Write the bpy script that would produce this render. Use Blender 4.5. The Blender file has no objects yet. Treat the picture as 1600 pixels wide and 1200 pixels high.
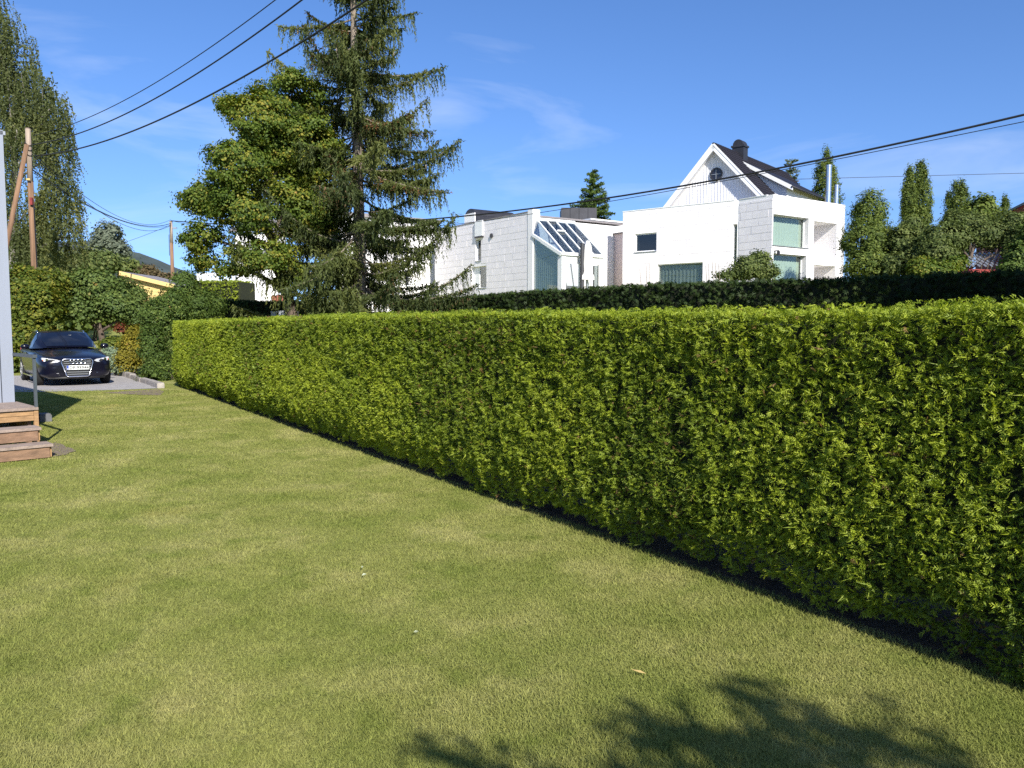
import bpy, math, random
import numpy as np
from mathutils import Vector, Matrix, Euler

random.seed(7)
RNG = np.random.default_rng(11)
SC = bpy.context.scene
COL = SC.collection

# ------------------------------------------------------------------ camera
EYE = 1.55
FPX = 1250.0                       # focal length in photo pixels (1600 wide)
PITCH = math.atan(90.0 / FPX)      # horizon sits 90 photo pixels above the middle
cam_d = bpy.data.cameras.new('camera')
cam_d.sensor_width = 36.0
cam_d.lens = 36.0 * FPX / 1600.0
cam_d.clip_start = 0.05
cam_d.clip_end = 9000
cam = bpy.data.objects.new('camera', cam_d)
COL.objects.link(cam)
cam.location = (0, 0, EYE)
cam.rotation_euler = (math.pi / 2 - PITCH, 0, 0)
SC.camera = cam

# ------------------------------------------------------------------ sky, sun, exposure
SUN_AZ = math.radians(21)          # behind the camera, to the right
SUN_EL = math.radians(33)
SUNV = Vector((math.sin(SUN_AZ) * math.cos(SUN_EL), -math.cos(SUN_AZ) * math.cos(SUN_EL), math.sin(SUN_EL)))
world = bpy.data.worlds.new('World')
SC.world = world
world.use_nodes = True
wn, wl = world.node_tree.nodes, world.node_tree.links
wn.clear()
w_out = wn.new('ShaderNodeOutputWorld')
w_bg = wn.new('ShaderNodeBackground')
w_sky = wn.new('ShaderNodeTexSky')
w_sky.sky_type = 'NISHITA'
w_sky.sun_disc = False
w_sky.sun_elevation = SUN_EL
w_sky.sun_rotation = math.pi - SUN_AZ
w_sky.altitude = 150
w_sky.air_density = 1.0
w_sky.dust_density = 0.3
w_sky.ozone_density = 3.0
w_bg.inputs['Strength'].default_value = 0.112
# thin high cirrus over the whole sky
w_tc = wn.new('ShaderNodeTexCoord')
w_map = wn.new('ShaderNodeMapping')
w_map.inputs['Scale'].default_value = (1.2, 1.2, 5.0)
w_map.inputs['Rotation'].default_value = (0.0, math.radians(14), math.radians(30))
w_no = wn.new('ShaderNodeTexNoise')
w_no.inputs['Scale'].default_value = 2.1
w_no.inputs['Detail'].default_value = 7
w_no.inputs['Roughness'].default_value = 0.55
w_no.inputs['Distortion'].default_value = 0.6
w_rp = wn.new('ShaderNodeValToRGB')
w_rp.color_ramp.elements[0].position = 0.50
w_rp.color_ramp.elements[0].color = (0, 0, 0, 1)
w_rp.color_ramp.elements[1].position = 0.86
w_rp.color_ramp.elements[1].color = (0.46, 0.46, 0.46, 1)
w_mix = wn.new('ShaderNodeMix')
w_mix.data_type = 'RGBA'
w_hs = wn.new('ShaderNodeHueSaturation')
w_hs.inputs['Saturation'].default_value = 1.16
w_lift = wn.new('ShaderNodeVectorMath'); w_lift.operation = 'MULTIPLY_ADD'
w_lift.inputs[1].default_value = (1, 1, 1.0); w_lift.inputs[2].default_value = (0, 0, 0.085)
w_nrm = wn.new('ShaderNodeVectorMath'); w_nrm.operation = 'NORMALIZE'
wl.new(w_tc.outputs['Generated'], w_lift.inputs[0]); wl.new(w_lift.outputs[0], w_nrm.inputs[0]); wl.new(w_nrm.outputs[0], w_sky.inputs['Vector'])
wl.new(w_tc.outputs['Generated'], w_map.inputs['Vector'])
wl.new(w_map.outputs['Vector'], w_no.inputs['Vector'])
wl.new(w_no.outputs['Fac'], w_rp.inputs['Fac'])
wl.new(w_rp.outputs['Color'], w_mix.inputs['Factor'])
wl.new(w_sky.outputs['Color'], w_hs.inputs['Color'])
w_wb = wn.new('ShaderNodeMix'); w_wb.data_type = 'RGBA'; w_wb.blend_type = 'MULTIPLY'; w_wb.inputs['Factor'].default_value = 1.0
w_wb.inputs['B'].default_value = (0.93, 0.93, 1.10, 1)
wl.new(w_hs.outputs['Color'], w_wb.inputs['A']); wl.new(w_wb.outputs['Result'], w_mix.inputs['A'])
w_mix.inputs['B'].default_value = (6.2, 6.6, 7.4, 1)
wl.new(w_mix.outputs['Result'], w_bg.inputs['Color'])
wl.new(w_bg.outputs['Background'], w_out.inputs['Surface'])

sun_d = bpy.data.lights.new('sun', 'SUN')
sun_d.energy = 5.0
sun_d.angle = math.radians(0.53)
sun_d.color = (1.0, 0.955, 0.87)
sun = bpy.data.objects.new('sun', sun_d)
COL.objects.link(sun)
sun.rotation_euler = SUNV.to_track_quat('Z', 'Y').to_euler()
sun.location = (10, -20, 30)

SC.view_settings.view_transform = 'Standard'
SC.view_settings.look = 'None'
SC.view_settings.exposure = 0.65
SC.view_settings.gamma = 1.0
SC.view_settings.use_curve_mapping = False
cy = SC.cycles
cy.max_bounces = 6
cy.diffuse_bounces = 3
cy.glossy_bounces = 3
cy.transmission_bounces = 4
cy.transparent_max_bounces = 10
cy.use_denoising = False
cy.denoiser = 'OPENIMAGEDENOISE'
cy.sample_clamp_indirect = 4.0
cy.caustics_reflective = False
cy.caustics_refractive = False

# ------------------------------------------------------------------ pixel -> place
CP, SP = math.cos(PITCH), math.sin(PITCH)
def ray(px, py):
    dx, dy = (px - 800.0) / FPX, (600.0 - py) / FPX
    return np.array([dx, CP + dy * SP, -SP + dy * CP])
def at(px, py, depth):             # the point of that direction on the plane Y = depth
    r = ray(px, py)
    return np.array([0, 0, EYE]) + r * (depth / r[1])
def on_z(px, py, z=0.0):           # the point of that direction on the level z
    r = ray(px, py)
    return np.array([0, 0, EYE]) + r * ((z - EYE) / r[2])
def on_wall(O, d, px, py):         # along a vertical wall through O with direction d: (s, z)
    r = ray(px, py)
    det = r[0] * (-d[1]) + d[0] * r[1]
    t = (O[0] * (-d[1]) + d[0] * O[1]) / det
    X, Y = r[0] * t, r[1] * t
    return (X - O[0]) * d[0] + (Y - O[1]) * d[1], EYE + r[2] * t

# hedge line: front foot from H0 along HD, HN points to the far side
H0 = np.array([2.1, 3.29]); HD = np.array([-0.5291, 0.8486]); HN = np.array([0.8486, 0.5291])
def ss(a, b, x):
    t = np.clip((x - a) / (b - a), 0, 1)
    return t * t * (3 - 2 * t)
def tz(x, y):                      # height of the terrain
    x = np.asarray(x, float); y = np.asarray(y, float)
    d = (x - H0[0]) * HN[0] + (y - H0[1]) * HN[1]
    zd = np.interp(d, [1.4, 12, 27, 37, 100, 900], [0, 1.15, 3.1, 3.75, 6.0, 14.0])
    zd = zd * ss(4, 20, y)
    zy = np.interp(y, [27.5, 31, 45, 70, 200, 900, 5000], [0, 0.45, 1.35, 2.6, 5.0, 9.0, 12.0])
    return np.maximum(zd, zy)
def tzf(x, y): return float(tz(x, y))

# ------------------------------------------------------------------ numpy noise
def _h(ix, iy, iz, seed):
    n = (ix * 374761393 + iy * 668265263 + iz * 2147483647 + seed * 1274126177) & 0xFFFFFFFF
    n = ((n ^ (n >> 13)) * 1274126177) & 0xFFFFFFFF
    n = n ^ (n >> 16)
    return (n & 0xFFFF) / 65535.0
def vnoise(p, seed=0):
    p = np.asarray(p, float)
    i = np.floor(p).astype(np.int64); f = p - i
    f = f * f * (3 - 2 * f)
    r = 0
    for dx in (0, 1):
        wx = f[:, 0] if dx else 1 - f[:, 0]
        for dy in (0, 1):
            wy = f[:, 1] if dy else 1 - f[:, 1]
            for dz in (0, 1):
                wz = f[:, 2] if dz else 1 - f[:, 2]
                r = r + wx * wy * wz * _h(i[:, 0] + dx, i[:, 1] + dy, i[:, 2] + dz, seed)
    return r

# ------------------------------------------------------------------ materials
def mat_new(name):
    m = bpy.data.materials.new(name)
    m.use_nodes = True
    m.node_tree.nodes.clear()
    return m, m.node_tree.nodes, m.node_tree.links
def N(nodes, kind, **kw):
    n = nodes.new('ShaderNode' + kind)
    for k, v in kw.items():
        if k.startswith('_'): setattr(n, k[1:], v)
        else: n.inputs[k.replace('__', ' ')].default_value = v
    return n
def c4(c): return (c[0], c[1], c[2], 1)
def ramp(nodes, stops):
    r = nodes.new('ShaderNodeValToRGB')
    el = r.color_ramp.elements
    while len(el) < len(stops): el.new(0.5)
    for e, (p, c) in zip(el, stops):
        e.position = p; e.color = c4(c)
    return r
def surf(name, col, rough=0.6, var=0.12, scale=6.0, bump=0.0, bscale=40.0, metal=0.0, spec=0.5, stretch=(1, 1, 1), coat=0.0):
    m, n, l = mat_new(name)
    o = N(n, 'OutputMaterial'); b = N(n, 'BsdfPrincipled')
    b.inputs['Roughness'].default_value = rough
    b.inputs['Metallic'].default_value = metal
    b.inputs['Specular IOR Level'].default_value = spec
    b.inputs['Coat Weight'].default_value = coat
    g = N(n, 'NewGeometry'); mp = N(n, 'Mapping')
    mp.inputs['Scale'].default_value = stretch
    l.new(g.outputs['Position'], mp.inputs['Vector'])
    t = N(n, 'TexNoise', Scale=scale, Detail=5.0, Roughness=0.6)
    l.new(mp.outputs['Vector'], t.inputs['Vector'])
    lo = [max(0, x * (1 - var)) for x in col]; hi = [min(1, x * (1 + var)) for x in col]
    r = ramp(n, [(0.3, lo), (0.7, hi)])
    l.new(t.outputs['Fac'], r.inputs['Fac'])
    l.new(r.outputs['Color'], b.inputs['Base Color'])
    if bump > 0:
        t2 = N(n, 'TexNoise', Scale=bscale, Detail=4.0)
        l.new(mp.outputs['Vector'], t2.inputs['Vector'])
        bp = N(n, 'Bump', Strength=bump, Distance=0.02)
        l.new(t2.outputs['Fac'], bp.inputs['Height'])
        l.new(bp.outputs['Normal'], b.inputs['Normal'])
    l.new(b.outputs['BSDF'], o.inputs['Surface'])
    return m
def foliage(name, stops, transl=0.35, gloss=0.06, rough=0.45):
    """leaf material: per-leaf tint attribute into a ramp, diffuse + translucent + a little gloss"""
    m, n, l = mat_new(name)
    o = N(n, 'OutputMaterial')
    a = N(n, 'Attribute', _attribute_name='tint')
    r = ramp(n, stops)
    l.new(a.outputs['Fac'], r.inputs['Fac'])
    d = N(n, 'BsdfDiffuse'); t = N(n, 'BsdfTranslucent'); g = N(n, 'BsdfGlossy', Roughness=rough)
    l.new(r.outputs['Color'], d.inputs['Color'])
    hs = N(n, 'HueSaturation', Saturation=1.15, Value=1.25)
    l.new(r.outputs['Color'], hs.inputs['Color'])
    l.new(hs.outputs['Color'], t.inputs['Color'])
    g.inputs['Color'].default_value = (1, 1, 1, 1)
    m1 = N(n, 'MixShader', Fac=transl); m2 = N(n, 'MixShader', Fac=gloss)
    l.new(d.outputs[0], m1.inputs[1]); l.new(t.outputs[0], m1.inputs[2])
    l.new(m1.outputs[0], m2.inputs[1]); l.new(g.outputs[0], m2.inputs[2])
    l.new(m2.outputs[0], o.inputs['Surface'])
    return m
def glass_mat(name, tint=(1, 1, 1), refl=0.12):
    m, n, l = mat_new(name)
    o = N(n, 'OutputMaterial')
    t = N(n, 'BsdfTransparent'); t.inputs['Color'].default_value = c4(tint)
    g = N(n, 'BsdfGlossy', Roughness=0.02)
    lw = N(n, 'LayerWeight', Blend=0.16)
    mt = N(n, 'Math', _operation='MULTIPLY_ADD'); mt.inputs[1].default_value = 0.75; mt.inputs[2].default_value = refl
    l.new(lw.outputs['Fresnel'], mt.inputs[0])
    mx = N(n, 'MixShader')
    l.new(mt.outputs[0], mx.inputs['Fac'])
    l.new(t.outputs[0], mx.inputs[1]); l.new(g.outputs[0], mx.inputs[2])
    l.new(mx.outputs[0], o.inputs['Surface'])
    return m

M = {}
M['white_wall'] = surf('white_wall', (0.83, 0.805, 0.80), 0.85, 0.04, 1.2, 0.1, 30)
M['white_block'] = surf('white_block', (0.81, 0.765, 0.775), 0.9, 0.05, 2.5, 0.12, 24)
M['white_paint'] = surf('white_paint', (0.80, 0.80, 0.79), 0.5, 0.04, 3.0)
M['pink_wall'] = surf('pink_wall', (0.56, 0.46, 0.44), 0.85, 0.06, 2.0, 0.2, 30)
M['dark_metal'] = surf('dark_metal', (0.028, 0.028, 0.034), 0.5, 0.2, 2.0, metal=0.2)
M['dark_frame'] = surf('dark_frame', (0.03, 0.03, 0.035), 0.5, 0.15, 4.0)
M['grey_roof'] = surf('grey_roof', (0.22, 0.20, 0.20), 0.8, 0.15, 2.0)
M['steel'] = surf('steel', (0.62, 0.63, 0.65), 0.28, 0.06, 6.0, metal=1.0)
M['galv'] = surf('galv', (0.34, 0.36, 0.38), 0.5, 0.1, 8.0, metal=0.6)
M['room_dark'] = surf('room_dark', (0.035, 0.035, 0.033), 0.9, 0.3, 1.5)
M['room_grey'] = surf('room_grey', (0.22, 0.21, 0.20), 0.9, 0.2, 0.8)
M['curtain'] = surf('curtain', (0.31, 0.375, 0.32), 0.85, 0.06, 3.0)
M['curtain_dark'] = surf('curtain_dark', (0.27, 0.32, 0.29), 0.85, 0.08, 3.0)
M['glass'] = glass_mat('glass', (0.95, 0.98, 0.96), 0.03)
M['glass_dark'] = glass_mat('glass_dark', (0.5, 0.55, 0.55), 0.08)
M['glass_solid'] = surf('glass_solid', (0.02, 0.02, 0.03), 0.08, 0.1, 3.0, spec=0.6)
M['glass_roof'] = glass_mat('glass_roof', (0.80, 0.86, 0.90), 0.16)
M['tile_black'] = surf('tile_black', (0.013, 0.012, 0.018), 0.6, 0.35, 14.0, 0.3, 60, spec=.3)
M['tile_grey'] = surf('tile_grey', (0.12, 0.13, 0.16), 0.4, 0.25, 10.0)
M['red_wood'] = surf('red_wood', (0.22, 0.03, 0.025), 0.7, 0.2, 5.0)
M['brick_red'] = surf('brick_red', (0.30, 0.10, 0.065), 0.85, 0.25, 8.0)
M['yellow_wood'] = surf('yellow_wood', (0.60, 0.41, 0.14), 0.7, 0.08, 4.0)
M['cream_wood'] = surf('cream_wood', (0.66, 0.475, 0.19), 0.7, 0.06, 4.0)
M['bark'] = surf('bark', (0.115, 0.085, 0.065), 0.95, 0.45, 9.0, 0.8, 20, stretch=(1, 1, 0.25))
M['bark_grey'] = surf('bark_grey', (0.22, 0.18, 0.14), 0.95, 0.4, 9.0, 0.8, 20, stretch=(1, 1, 0.3))
M['bark_birch'] = surf('bark_birch', (0.22, 0.20, 0.18), 0.9, 0.5, 5.0, 0.4, 20, stretch=(1, 1, 3))
M['pole_wood'] = surf('pole_wood', (0.20, 0.115, 0.065), 0.9, 0.4, 7.0, 0.5, 30, stretch=(2, 2, 0.12))
M['pole_top'] = surf('pole_top', (0.30, 0.235, 0.18), 0.9, 0.3, 9.0, 0.5, 30, stretch=(2, 2, 0.15))
M['cable'] = surf('cable', (0.012, 0.012, 0.014), 0.6, 0.1, 5.0)
M['asphalt'] = surf('asphalt', (0.34, 0.32, 0.31), 0.95, 0.14, 5.0, 0.5, 120)
M['kerb_stone'] = surf('kerb_stone', (0.33, 0.30, 0.275), 0.95, 0.25, 7.0, 0.6, 50)
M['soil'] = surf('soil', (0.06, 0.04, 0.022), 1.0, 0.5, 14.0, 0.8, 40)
M['gravel_dirt'] = surf('gravel_dirt', (0.20, 0.155, 0.11), 1.0, 0.45, 30.0, 0.9, 70)
M['clad_grey'] = surf('clad_grey', (0.25, 0.275, 0.33), 0.7, 0.04, 3.0, 0.1, 20, stretch=(1, 1, 0.2))
M['deck_grey'] = surf('deck_grey', (0.28, 0.215, 0.175), 0.85, 0.22, 9.0, 0.4, 40)
M['deck_orange'] = surf('deck_orange', (0.34, 0.20, 0.09), 0.75, 0.28, 6.0, 0.3, 30, stretch=(1, 1, 5))
M['deck_brown'] = surf('deck_brown', (0.21, 0.125, 0.075), 0.8, 0.35, 6.0, 0.3, 30, stretch=(1, 1, 4))
M['rail_grey'] = surf('rail_grey', (0.075, 0.09, 0.10), 0.5, 0.1, 6.0, metal=0.3)
M['concrete'] = surf('concrete', (0.13, 0.13, 0.14), 0.9, 0.2, 10.0)
M['post_grey'] = surf('post_grey', (0.40, 0.42, 0.46), 0.6, 0.08, 8.0)
M['fabric_white'] = surf('fabric_white', (0.78, 0.76, 0.74), 0.9, 0.05, 5.0)
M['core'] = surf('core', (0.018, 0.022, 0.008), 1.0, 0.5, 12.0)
M['hill_forest'] = surf('hill_forest', (0.045, 0.062, 0.055), 1.0, 0.45, 0.02, 0.0)

THUJA = [(0.0, (0.26, 0.12, 0.045)), (0.03, (0.18, 0.13, 0.04)), (0.06, (0.06, 0.10, 0.010)), (0.40, (0.185, 0.25, 0.018)), (0.75, (0.33, 0.39, 0.028)), (1.0, (0.46, 0.50, 0.055))]
M['thuja'] = foliage('thuja', THUJA, 0.33, 0.02, 0.6)
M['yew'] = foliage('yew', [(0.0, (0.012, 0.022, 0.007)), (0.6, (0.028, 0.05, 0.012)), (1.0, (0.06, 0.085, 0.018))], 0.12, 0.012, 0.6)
M['yew_lit'] = foliage('yew_lit', [(0.0, (0.03, 0.055, 0.012)), (0.6, (0.075, 0.12, 0.022)), (1.0, (0.15, 0.19, 0.035))], 0.2, 0.012, 0.6)  # lighter copy of yew, sunlight put into the leaf colours
M['spruce'] = foliage('spruce', [(0.0, (0.17, 0.085, 0.035)), (0.05, (0.12, 0.08, 0.035)), (0.08, (0.035, 0.052, 0.017)), (0.5, (0.085, 0.105, 0.028)), (0.85, (0.15, 0.16, 0.042)), (1.0, (0.22, 0.205, 0.07))], 0.22, 0.012, 0.6)
M['maple'] = foliage('maple', [(0.0, (0.04, 0.075, 0.012)), (0.45, (0.10, 0.15, 0.02)), (0.75, (0.19, 0.21, 0.028)), (0.95, (0.32, 0.27, 0.04)), (1.0, (0.38, 0.22, 0.05))], 0.35, 0.012, 0.6)
M['birch'] = foliage('birch', [(0.0, (0.045, 0.06, 0.022)), (0.6, (0.105, 0.125, 0.04)), (0.9, (0.18, 0.18, 0.05)), (1.0, (0.24, 0.20, 0.05))], 0.35, 0.012, 0.6)
M['autumn'] = foliage('autumn', [(0.0, (0.05, 0.085, 0.012)), (0.5, (0.115, 0.15, 0.02)), (0.85, (0.24, 0.23, 0.03)), (1.0, (0.32, 0.21, 0.05))], 0.35, 0.012, 0.6)
M['yellow_shrub'] = foliage('yellow_shrub', [(0.0, (0.10, 0.09, 0.014)), (0.5, (0.20, 0.18, 0.02)), (0.9, (0.32, 0.26, 0.03)), (1.0, (0.30, 0.10, 0.04))], 0.3, 0.012, 0.6)
M['apple'] = foliage('apple', [(0.0, (0.045, 0.075, 0.02)), (0.5, (0.10, 0.15, 0.035)), (0.95, (0.18, 0.22, 0.05)), (1.0, (0.3, 0.12, 0.04))], 0.3, 0.012, 0.6)
M['olive'] = foliage('olive', [(0.0, (0.045, 0.065, 0.02)), (0.5, (0.10, 0.135, 0.035)), (1.0, (0.20, 0.225, 0.065))], 0.3, 0.012, 0.6)
M['juniper'] = foliage('juniper', [(0.0, (0.10, 0.14, 0.09)), (0.6, (0.19, 0.25, 0.15)), (1.0, (0.28, 0.34, 0.2))], 0.2, 0.012, 0.6)
M['arbor'] = foliage('arbor', [(0.0, (0.04, 0.065, 0.014)), (0.5, (0.10, 0.14, 0.026)), (1.0, (0.19, 0.22, 0.04))], 0.25, 0.012, 0.6)
M['red_shrub'] = foliage('red_shrub', [(0.0, (0.10, 0.03, 0.02)), (0.6, (0.22, 0.06, 0.03)), (1.0, (0.28, 0.14, 0.05))], 0.3, 0.012, 0.6)
M['grey_tree'] = foliage('grey_tree', [(0.0, (0.09, 0.11, 0.07)), (1.0, (0.20, 0.23, 0.16))], 0.3, 0.012, 0.6)
M['brown_wood'] = foliage('brown_wood', [(0.0, (0.06, 0.05, 0.025)), (0.6, (0.12, 0.09, 0.04)), (1.0, (0.17, 0.12, 0.06))], 0.25, 0.012, 0.6)

def lawn_material(name, blade):
    m, n, l = mat_new(name)
    o = N(n, 'OutputMaterial'); g = N(n, 'NewGeometry')
    def noise(scale, det=4.0, rough=0.55, sx=(1, 1, 1)):
        mp = N(n, 'Mapping'); mp.inputs['Scale'].default_value = sx
        l.new(g.outputs['Position'], mp.inputs['Vector'])
        t = N(n, 'TexNoise', Scale=scale, Detail=det, Roughness=rough)
        l.new(mp.outputs['Vector'], t.inputs['Vector'])
        return t.outputs['Fac']
    flat = (1, 1, 0.0)
    big = ramp(n, [(0.32, (0.22, 0.255, 0.06)), (0.50, (0.295, 0.308, 0.09)), (0.68, (0.395, 0.378, 0.142))])
    l.new(noise(1.15, 7.0, 0.62, flat), big.inputs['Fac'])
    green = ramp(n, [(0.52, (0, 0, 0)), (0.68, (1, 1, 1))])
    l.new(noise(2.7, 5.0, 0.65, (1, 1, 0)), green.inputs['Fac'])
    mx = N(n, 'Mix', _data_type='RGBA'); l.new(big.outputs['Color'], mx.inputs['A'])
    mx.inputs['B'].default_value = (0.19, 0.23, 0.05, 1)
    mul = N(n, 'Math', _operation='MULTIPLY'); mul.inputs[1].default_value = 0.75
    l.new(green.outputs['Color'], mul.inputs[0]); l.new(mul.outputs[0], mx.inputs['Factor'])
    red = ramp(n, [(0.62, (0, 0, 0)), (0.78, (0.8, 0.8, 0.8))])
    l.new(noise(0.55, 6.0, 0.6, (1, 1, 0)), red.inputs['Fac'])
    mx2 = N(n, 'Mix', _data_type='RGBA'); l.new(mx.outputs['Result'], mx2.inputs['A'])
    mx2.inputs['B'].default_value = (0.40, 0.34, 0.115, 1)
    l.new(red.outputs['Color'], mx2.inputs['Factor'])
    if blade:
        a = N(n, 'Attribute', _attribute_name='tint')
        hs = N(n, 'HueSaturation')
        mr = N(n, 'MapRange'); mr.inputs['To Min'].default_value = 0.82; mr.inputs['To Max'].default_value = 1.26
        l.new(a.outputs['Fac'], mr.inputs['Value']); l.new(mr.outputs['Result'], hs.inputs['Value'])
        l.new(mx2.outputs['Result'], hs.inputs['Color'])
        d = N(n, 'BsdfDiffuse'); t = N(n, 'BsdfTranslucent'); ms = N(n, 'MixShader', Fac=0.42)
        l.new(hs.outputs['Color'], d.inputs['Color']); l.new(hs.outputs['Color'], t.inputs['Color'])
        l.new(d.outputs[0], ms.inputs[1]); l.new(t.outputs[0], ms.inputs[2])
        l.new(ms.outputs[0], o.inputs['Surface'])
    else:
        fine = ramp(n, [(0.3, (0.62, 0.62, 0.62)), (0.7, (1.25, 1.25, 1.25))])
        l.new(noise(75, 3.0, 0.7), fine.inputs['Fac'])
        mm = N(n, 'Mix', _data_type='RGBA', _blend_type='MULTIPLY'); mm.inputs['Factor'].default_value = 1.0
        l.new(mx2.outputs['Result'], mm.inputs['A']); l.new(fine.outputs['Color'], mm.inputs['B'])
        b = N(n, 'BsdfDiffuse')
        l.new(mm.outputs['Result'], b.inputs['Color'])
        bp = N(n, 'Bump', Strength=0.9, Distance=0.03)
        l.new(noise(60, 4.0, 0.7), bp.inputs['Height']); l.new(bp.outputs['Normal'], b.inputs['Normal'])
        l.new(b.outputs[0], o.inputs['Surface'])
    return m
M['lawn'] = lawn_material('lawn', False)
M['blade'] = lawn_material('blade', True)

# ------------------------------------------------------------------ object helpers
def origin_of(o):
    v = np.zeros(3)
    while o is not None:
        v = v + np.array(o.location); o = o.parent
    return v
def tag(o, label=None, cat=None, group=None, kind=None):
    if label: o['label'] = label
    if cat: o['category'] = cat
    if group: o['group'] = group
    if kind: o['kind'] = kind
    return o
def thing(name, loc, label, cat, group=None, rotz=0.0):
    o = bpy.data.objects.new(name, None)
    o.empty_display_size = 0.2
    COL.objects.link(o); o.location = loc; o.rotation_euler = (0, 0, rotz)
    return tag(o, label, cat, group)
def link(name, me, parent=None):
    o = bpy.data.objects.new(name, me); COL.objects.link(o)
    if parent is not None: o.parent = parent
    return o
def np_mesh(name, V, F, mat, parent=None, tint=None, smooth=False, local=False, base=None):
    """V (n,3) world coordinates, F (m,k) faces of one size"""
    V = np.asarray(V, np.float64); F = np.asarray(F, np.int64)
    if parent is not None and not local: V = V - origin_of(parent)
    loc = None
    if parent is None and base is not None: V = V - np.asarray(base); loc = base
    me = bpy.data.meshes.new(name)
    k = F.shape[1]
    me.vertices.add(len(V)); me.vertices.foreach_set('co', V.astype(np.float32).ravel())
    me.loops.add(F.size); me.loops.foreach_set('vertex_index', F.astype(np.int32).ravel())
    me.polygons.add(len(F)); me.polygons.foreach_set('loop_start', np.arange(0, F.size, k, dtype=np.int32))
    if smooth: me.polygons.foreach_set('use_smooth', np.ones(len(F), bool))
    me.update(calc_edges=True)
    if tint is not None:
        at_ = me.attributes.new('tint', 'FLOAT', 'POINT'); at_.data.foreach_set('value', np.asarray(tint, np.float32))
    me.materials.append(M[mat] if isinstance(mat, str) else mat)
    o = link(name, me, parent)
    if loc is not None: o.location = loc
    return o
class MB:
    def __init__(s): s.v = []; s.f = []
    def add(s, vs, fs):
        n = len(s.v); s.v += [tuple(map(float, p)) for p in vs]; s.f += [tuple(i + n for i in q) for q in fs]; return s
    def box(s, o, a, b, c):        # corner and three edge vectors
        o, a, b, c = [np.asarray(q, float) for q in (o, a, b, c)]
        vs = [o, o + a, o + a + b, o + b, o + c, o + a + c, o + a + b + c, o + b + c]
        fs = [(0, 3, 2, 1), (4, 5, 6, 7), (0, 1, 5, 4), (1, 2, 6, 5), (2, 3, 7, 6), (3, 0, 4, 7)]
        if np.dot(np.cross(a, b), c) < 0: fs = [tuple(reversed(q)) for q in fs]
        return s.add(vs, fs)
    def prism(s, poly, ext):       # polygon (3d points) extruded by vector
        n = len(poly); P = [np.asarray(p, float) for p in poly]; e = np.asarray(ext, float)
        fs = [tuple(range(n - 1, -1, -1)), tuple(range(n, 2 * n))] + [(i, (i + 1) % n, n + (i + 1) % n, n + i) for i in range(n)]
        return s.add(P + [p + e for p in P], fs)
    def tube(s, pts, rad, sides=8, cap=True):
        P = np.asarray(pts, float); n = len(P)
        if np.isscalar(rad): rad = [rad] * n
        vs = []; T = np.gradient(P, axis=0) if n > 2 else np.repeat((P[1:] - P[:1]), n, 0)
        up = np.array([0.31, 0.17, 0.93])
        for i in range(n):
            t = T[i] / (np.linalg.norm(T[i]) + 1e-9)
            if abs(np.dot(t, up)) > 0.97: up = np.array([0.93, 0.3, 0.1])
            u = np.cross(t, up); u /= np.linalg.norm(u); w = np.cross(u, t)
            for k in range(sides):
                a = 2 * math.pi * k / sides
                vs.append(P[i] + rad[i] * (math.cos(a) * u + math.sin(a) * w))
        fs = [(i * sides + k, i * sides + (k + 1) % sides, (i + 1) * sides + (k + 1) % sides, (i + 1) * sides + k) for i in range(n - 1) for k in range(sides)]
        if cap: fs += [tuple(range(sides - 1, -1, -1)), tuple((n - 1) * sides + k for k in range(sides))]
        return s.add(vs, fs)
    def build(s, name, mat, parent=None, smooth=False, local=False, base=None):
        V = np.array(s.v)
        if parent is not None and not local: V = V - origin_of(parent)
        me = bpy.data.meshes.new(name)
        if parent is None and base is not None: V = V - np.asarray(base)
        me.from_pydata(V.tolist(), [], s.f)
        if smooth: me.polygons.foreach_set('use_smooth', [True] * len(me.polygons))
        me.update()
        me.materials.append(M[mat] if isinstance(mat, str) else mat)
        o = link(name, me, parent)
        if parent is None and base is not None: o.location = base
        return o
v3 = lambda x, y, z: np.array([x, y, z], float)
def unit(a):
    a = np.asarray(a, float); return a / np.linalg.norm(a)
def units(a): return a / (np.linalg.norm(a, axis=1, keepdims=True) + 1e-9)
def rand_units(n): return units(RNG.normal(size=(n, 3)))

# ------------------------------------------------------------------ foliage builders
def leaves(C, D, Nn, ln, wd):
    """diamond leaves: centres, axis, normal, length, width -> V, F"""
    n = len(C)
    S = units(np.cross(D, Nn))
    ln = np.broadcast_to(ln, (n,))[:, None]; wd = np.broadcast_to(wd, (n,))[:, None]
    V = np.stack([C - D * ln * 0.5, C + S * wd * 0.5 - D * ln * 0.06, C + D * ln * 0.5, C - S * wd * 0.5 - D * ln * 0.06], 1).reshape(-1, 3)
    return V, np.arange(4 * n).reshape(n, 4)
def needles(C, D, Nn, ln, wd):
    n = len(C); S = units(np.cross(D, Nn)); ln = ln[:, None]; wd = wd[:, None]
    V = np.stack([C - D * ln * .5 + S * wd * .5, C - D * ln * .5 - S * wd * .5, C + D * ln * .5], 1).reshape(-1, 3)
    return V, np.arange(3 * n).reshape(n, 3)
def template(side, w=0.10, curl=0.12):
    """flat spray of diamonds, unit length along y"""
    q = []
    def dia(p, d, L, W):
        d = unit(d); s = np.array([d[1], -d[0]])
        q.append([p + s * W * .55 + d * L * .12, p - s * W * .55 + d * L * .12, p + d * L])
    dia(np.array([0.0, 0.0]), (0, 1), 1.0, w)
    for i, (y, sg, L) in enumerate(side):
        dia(np.array([0.0, y]), (sg * 0.72, 0.7), L, w * 1.15)
    T = np.array(q)                                   # (m,3,2)
    z = -curl * T[..., 1:2] ** 2 - 0.25 * np.abs(T[..., 0:1]) ** 1.5
    return np.concatenate([T, z], -1)
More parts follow.
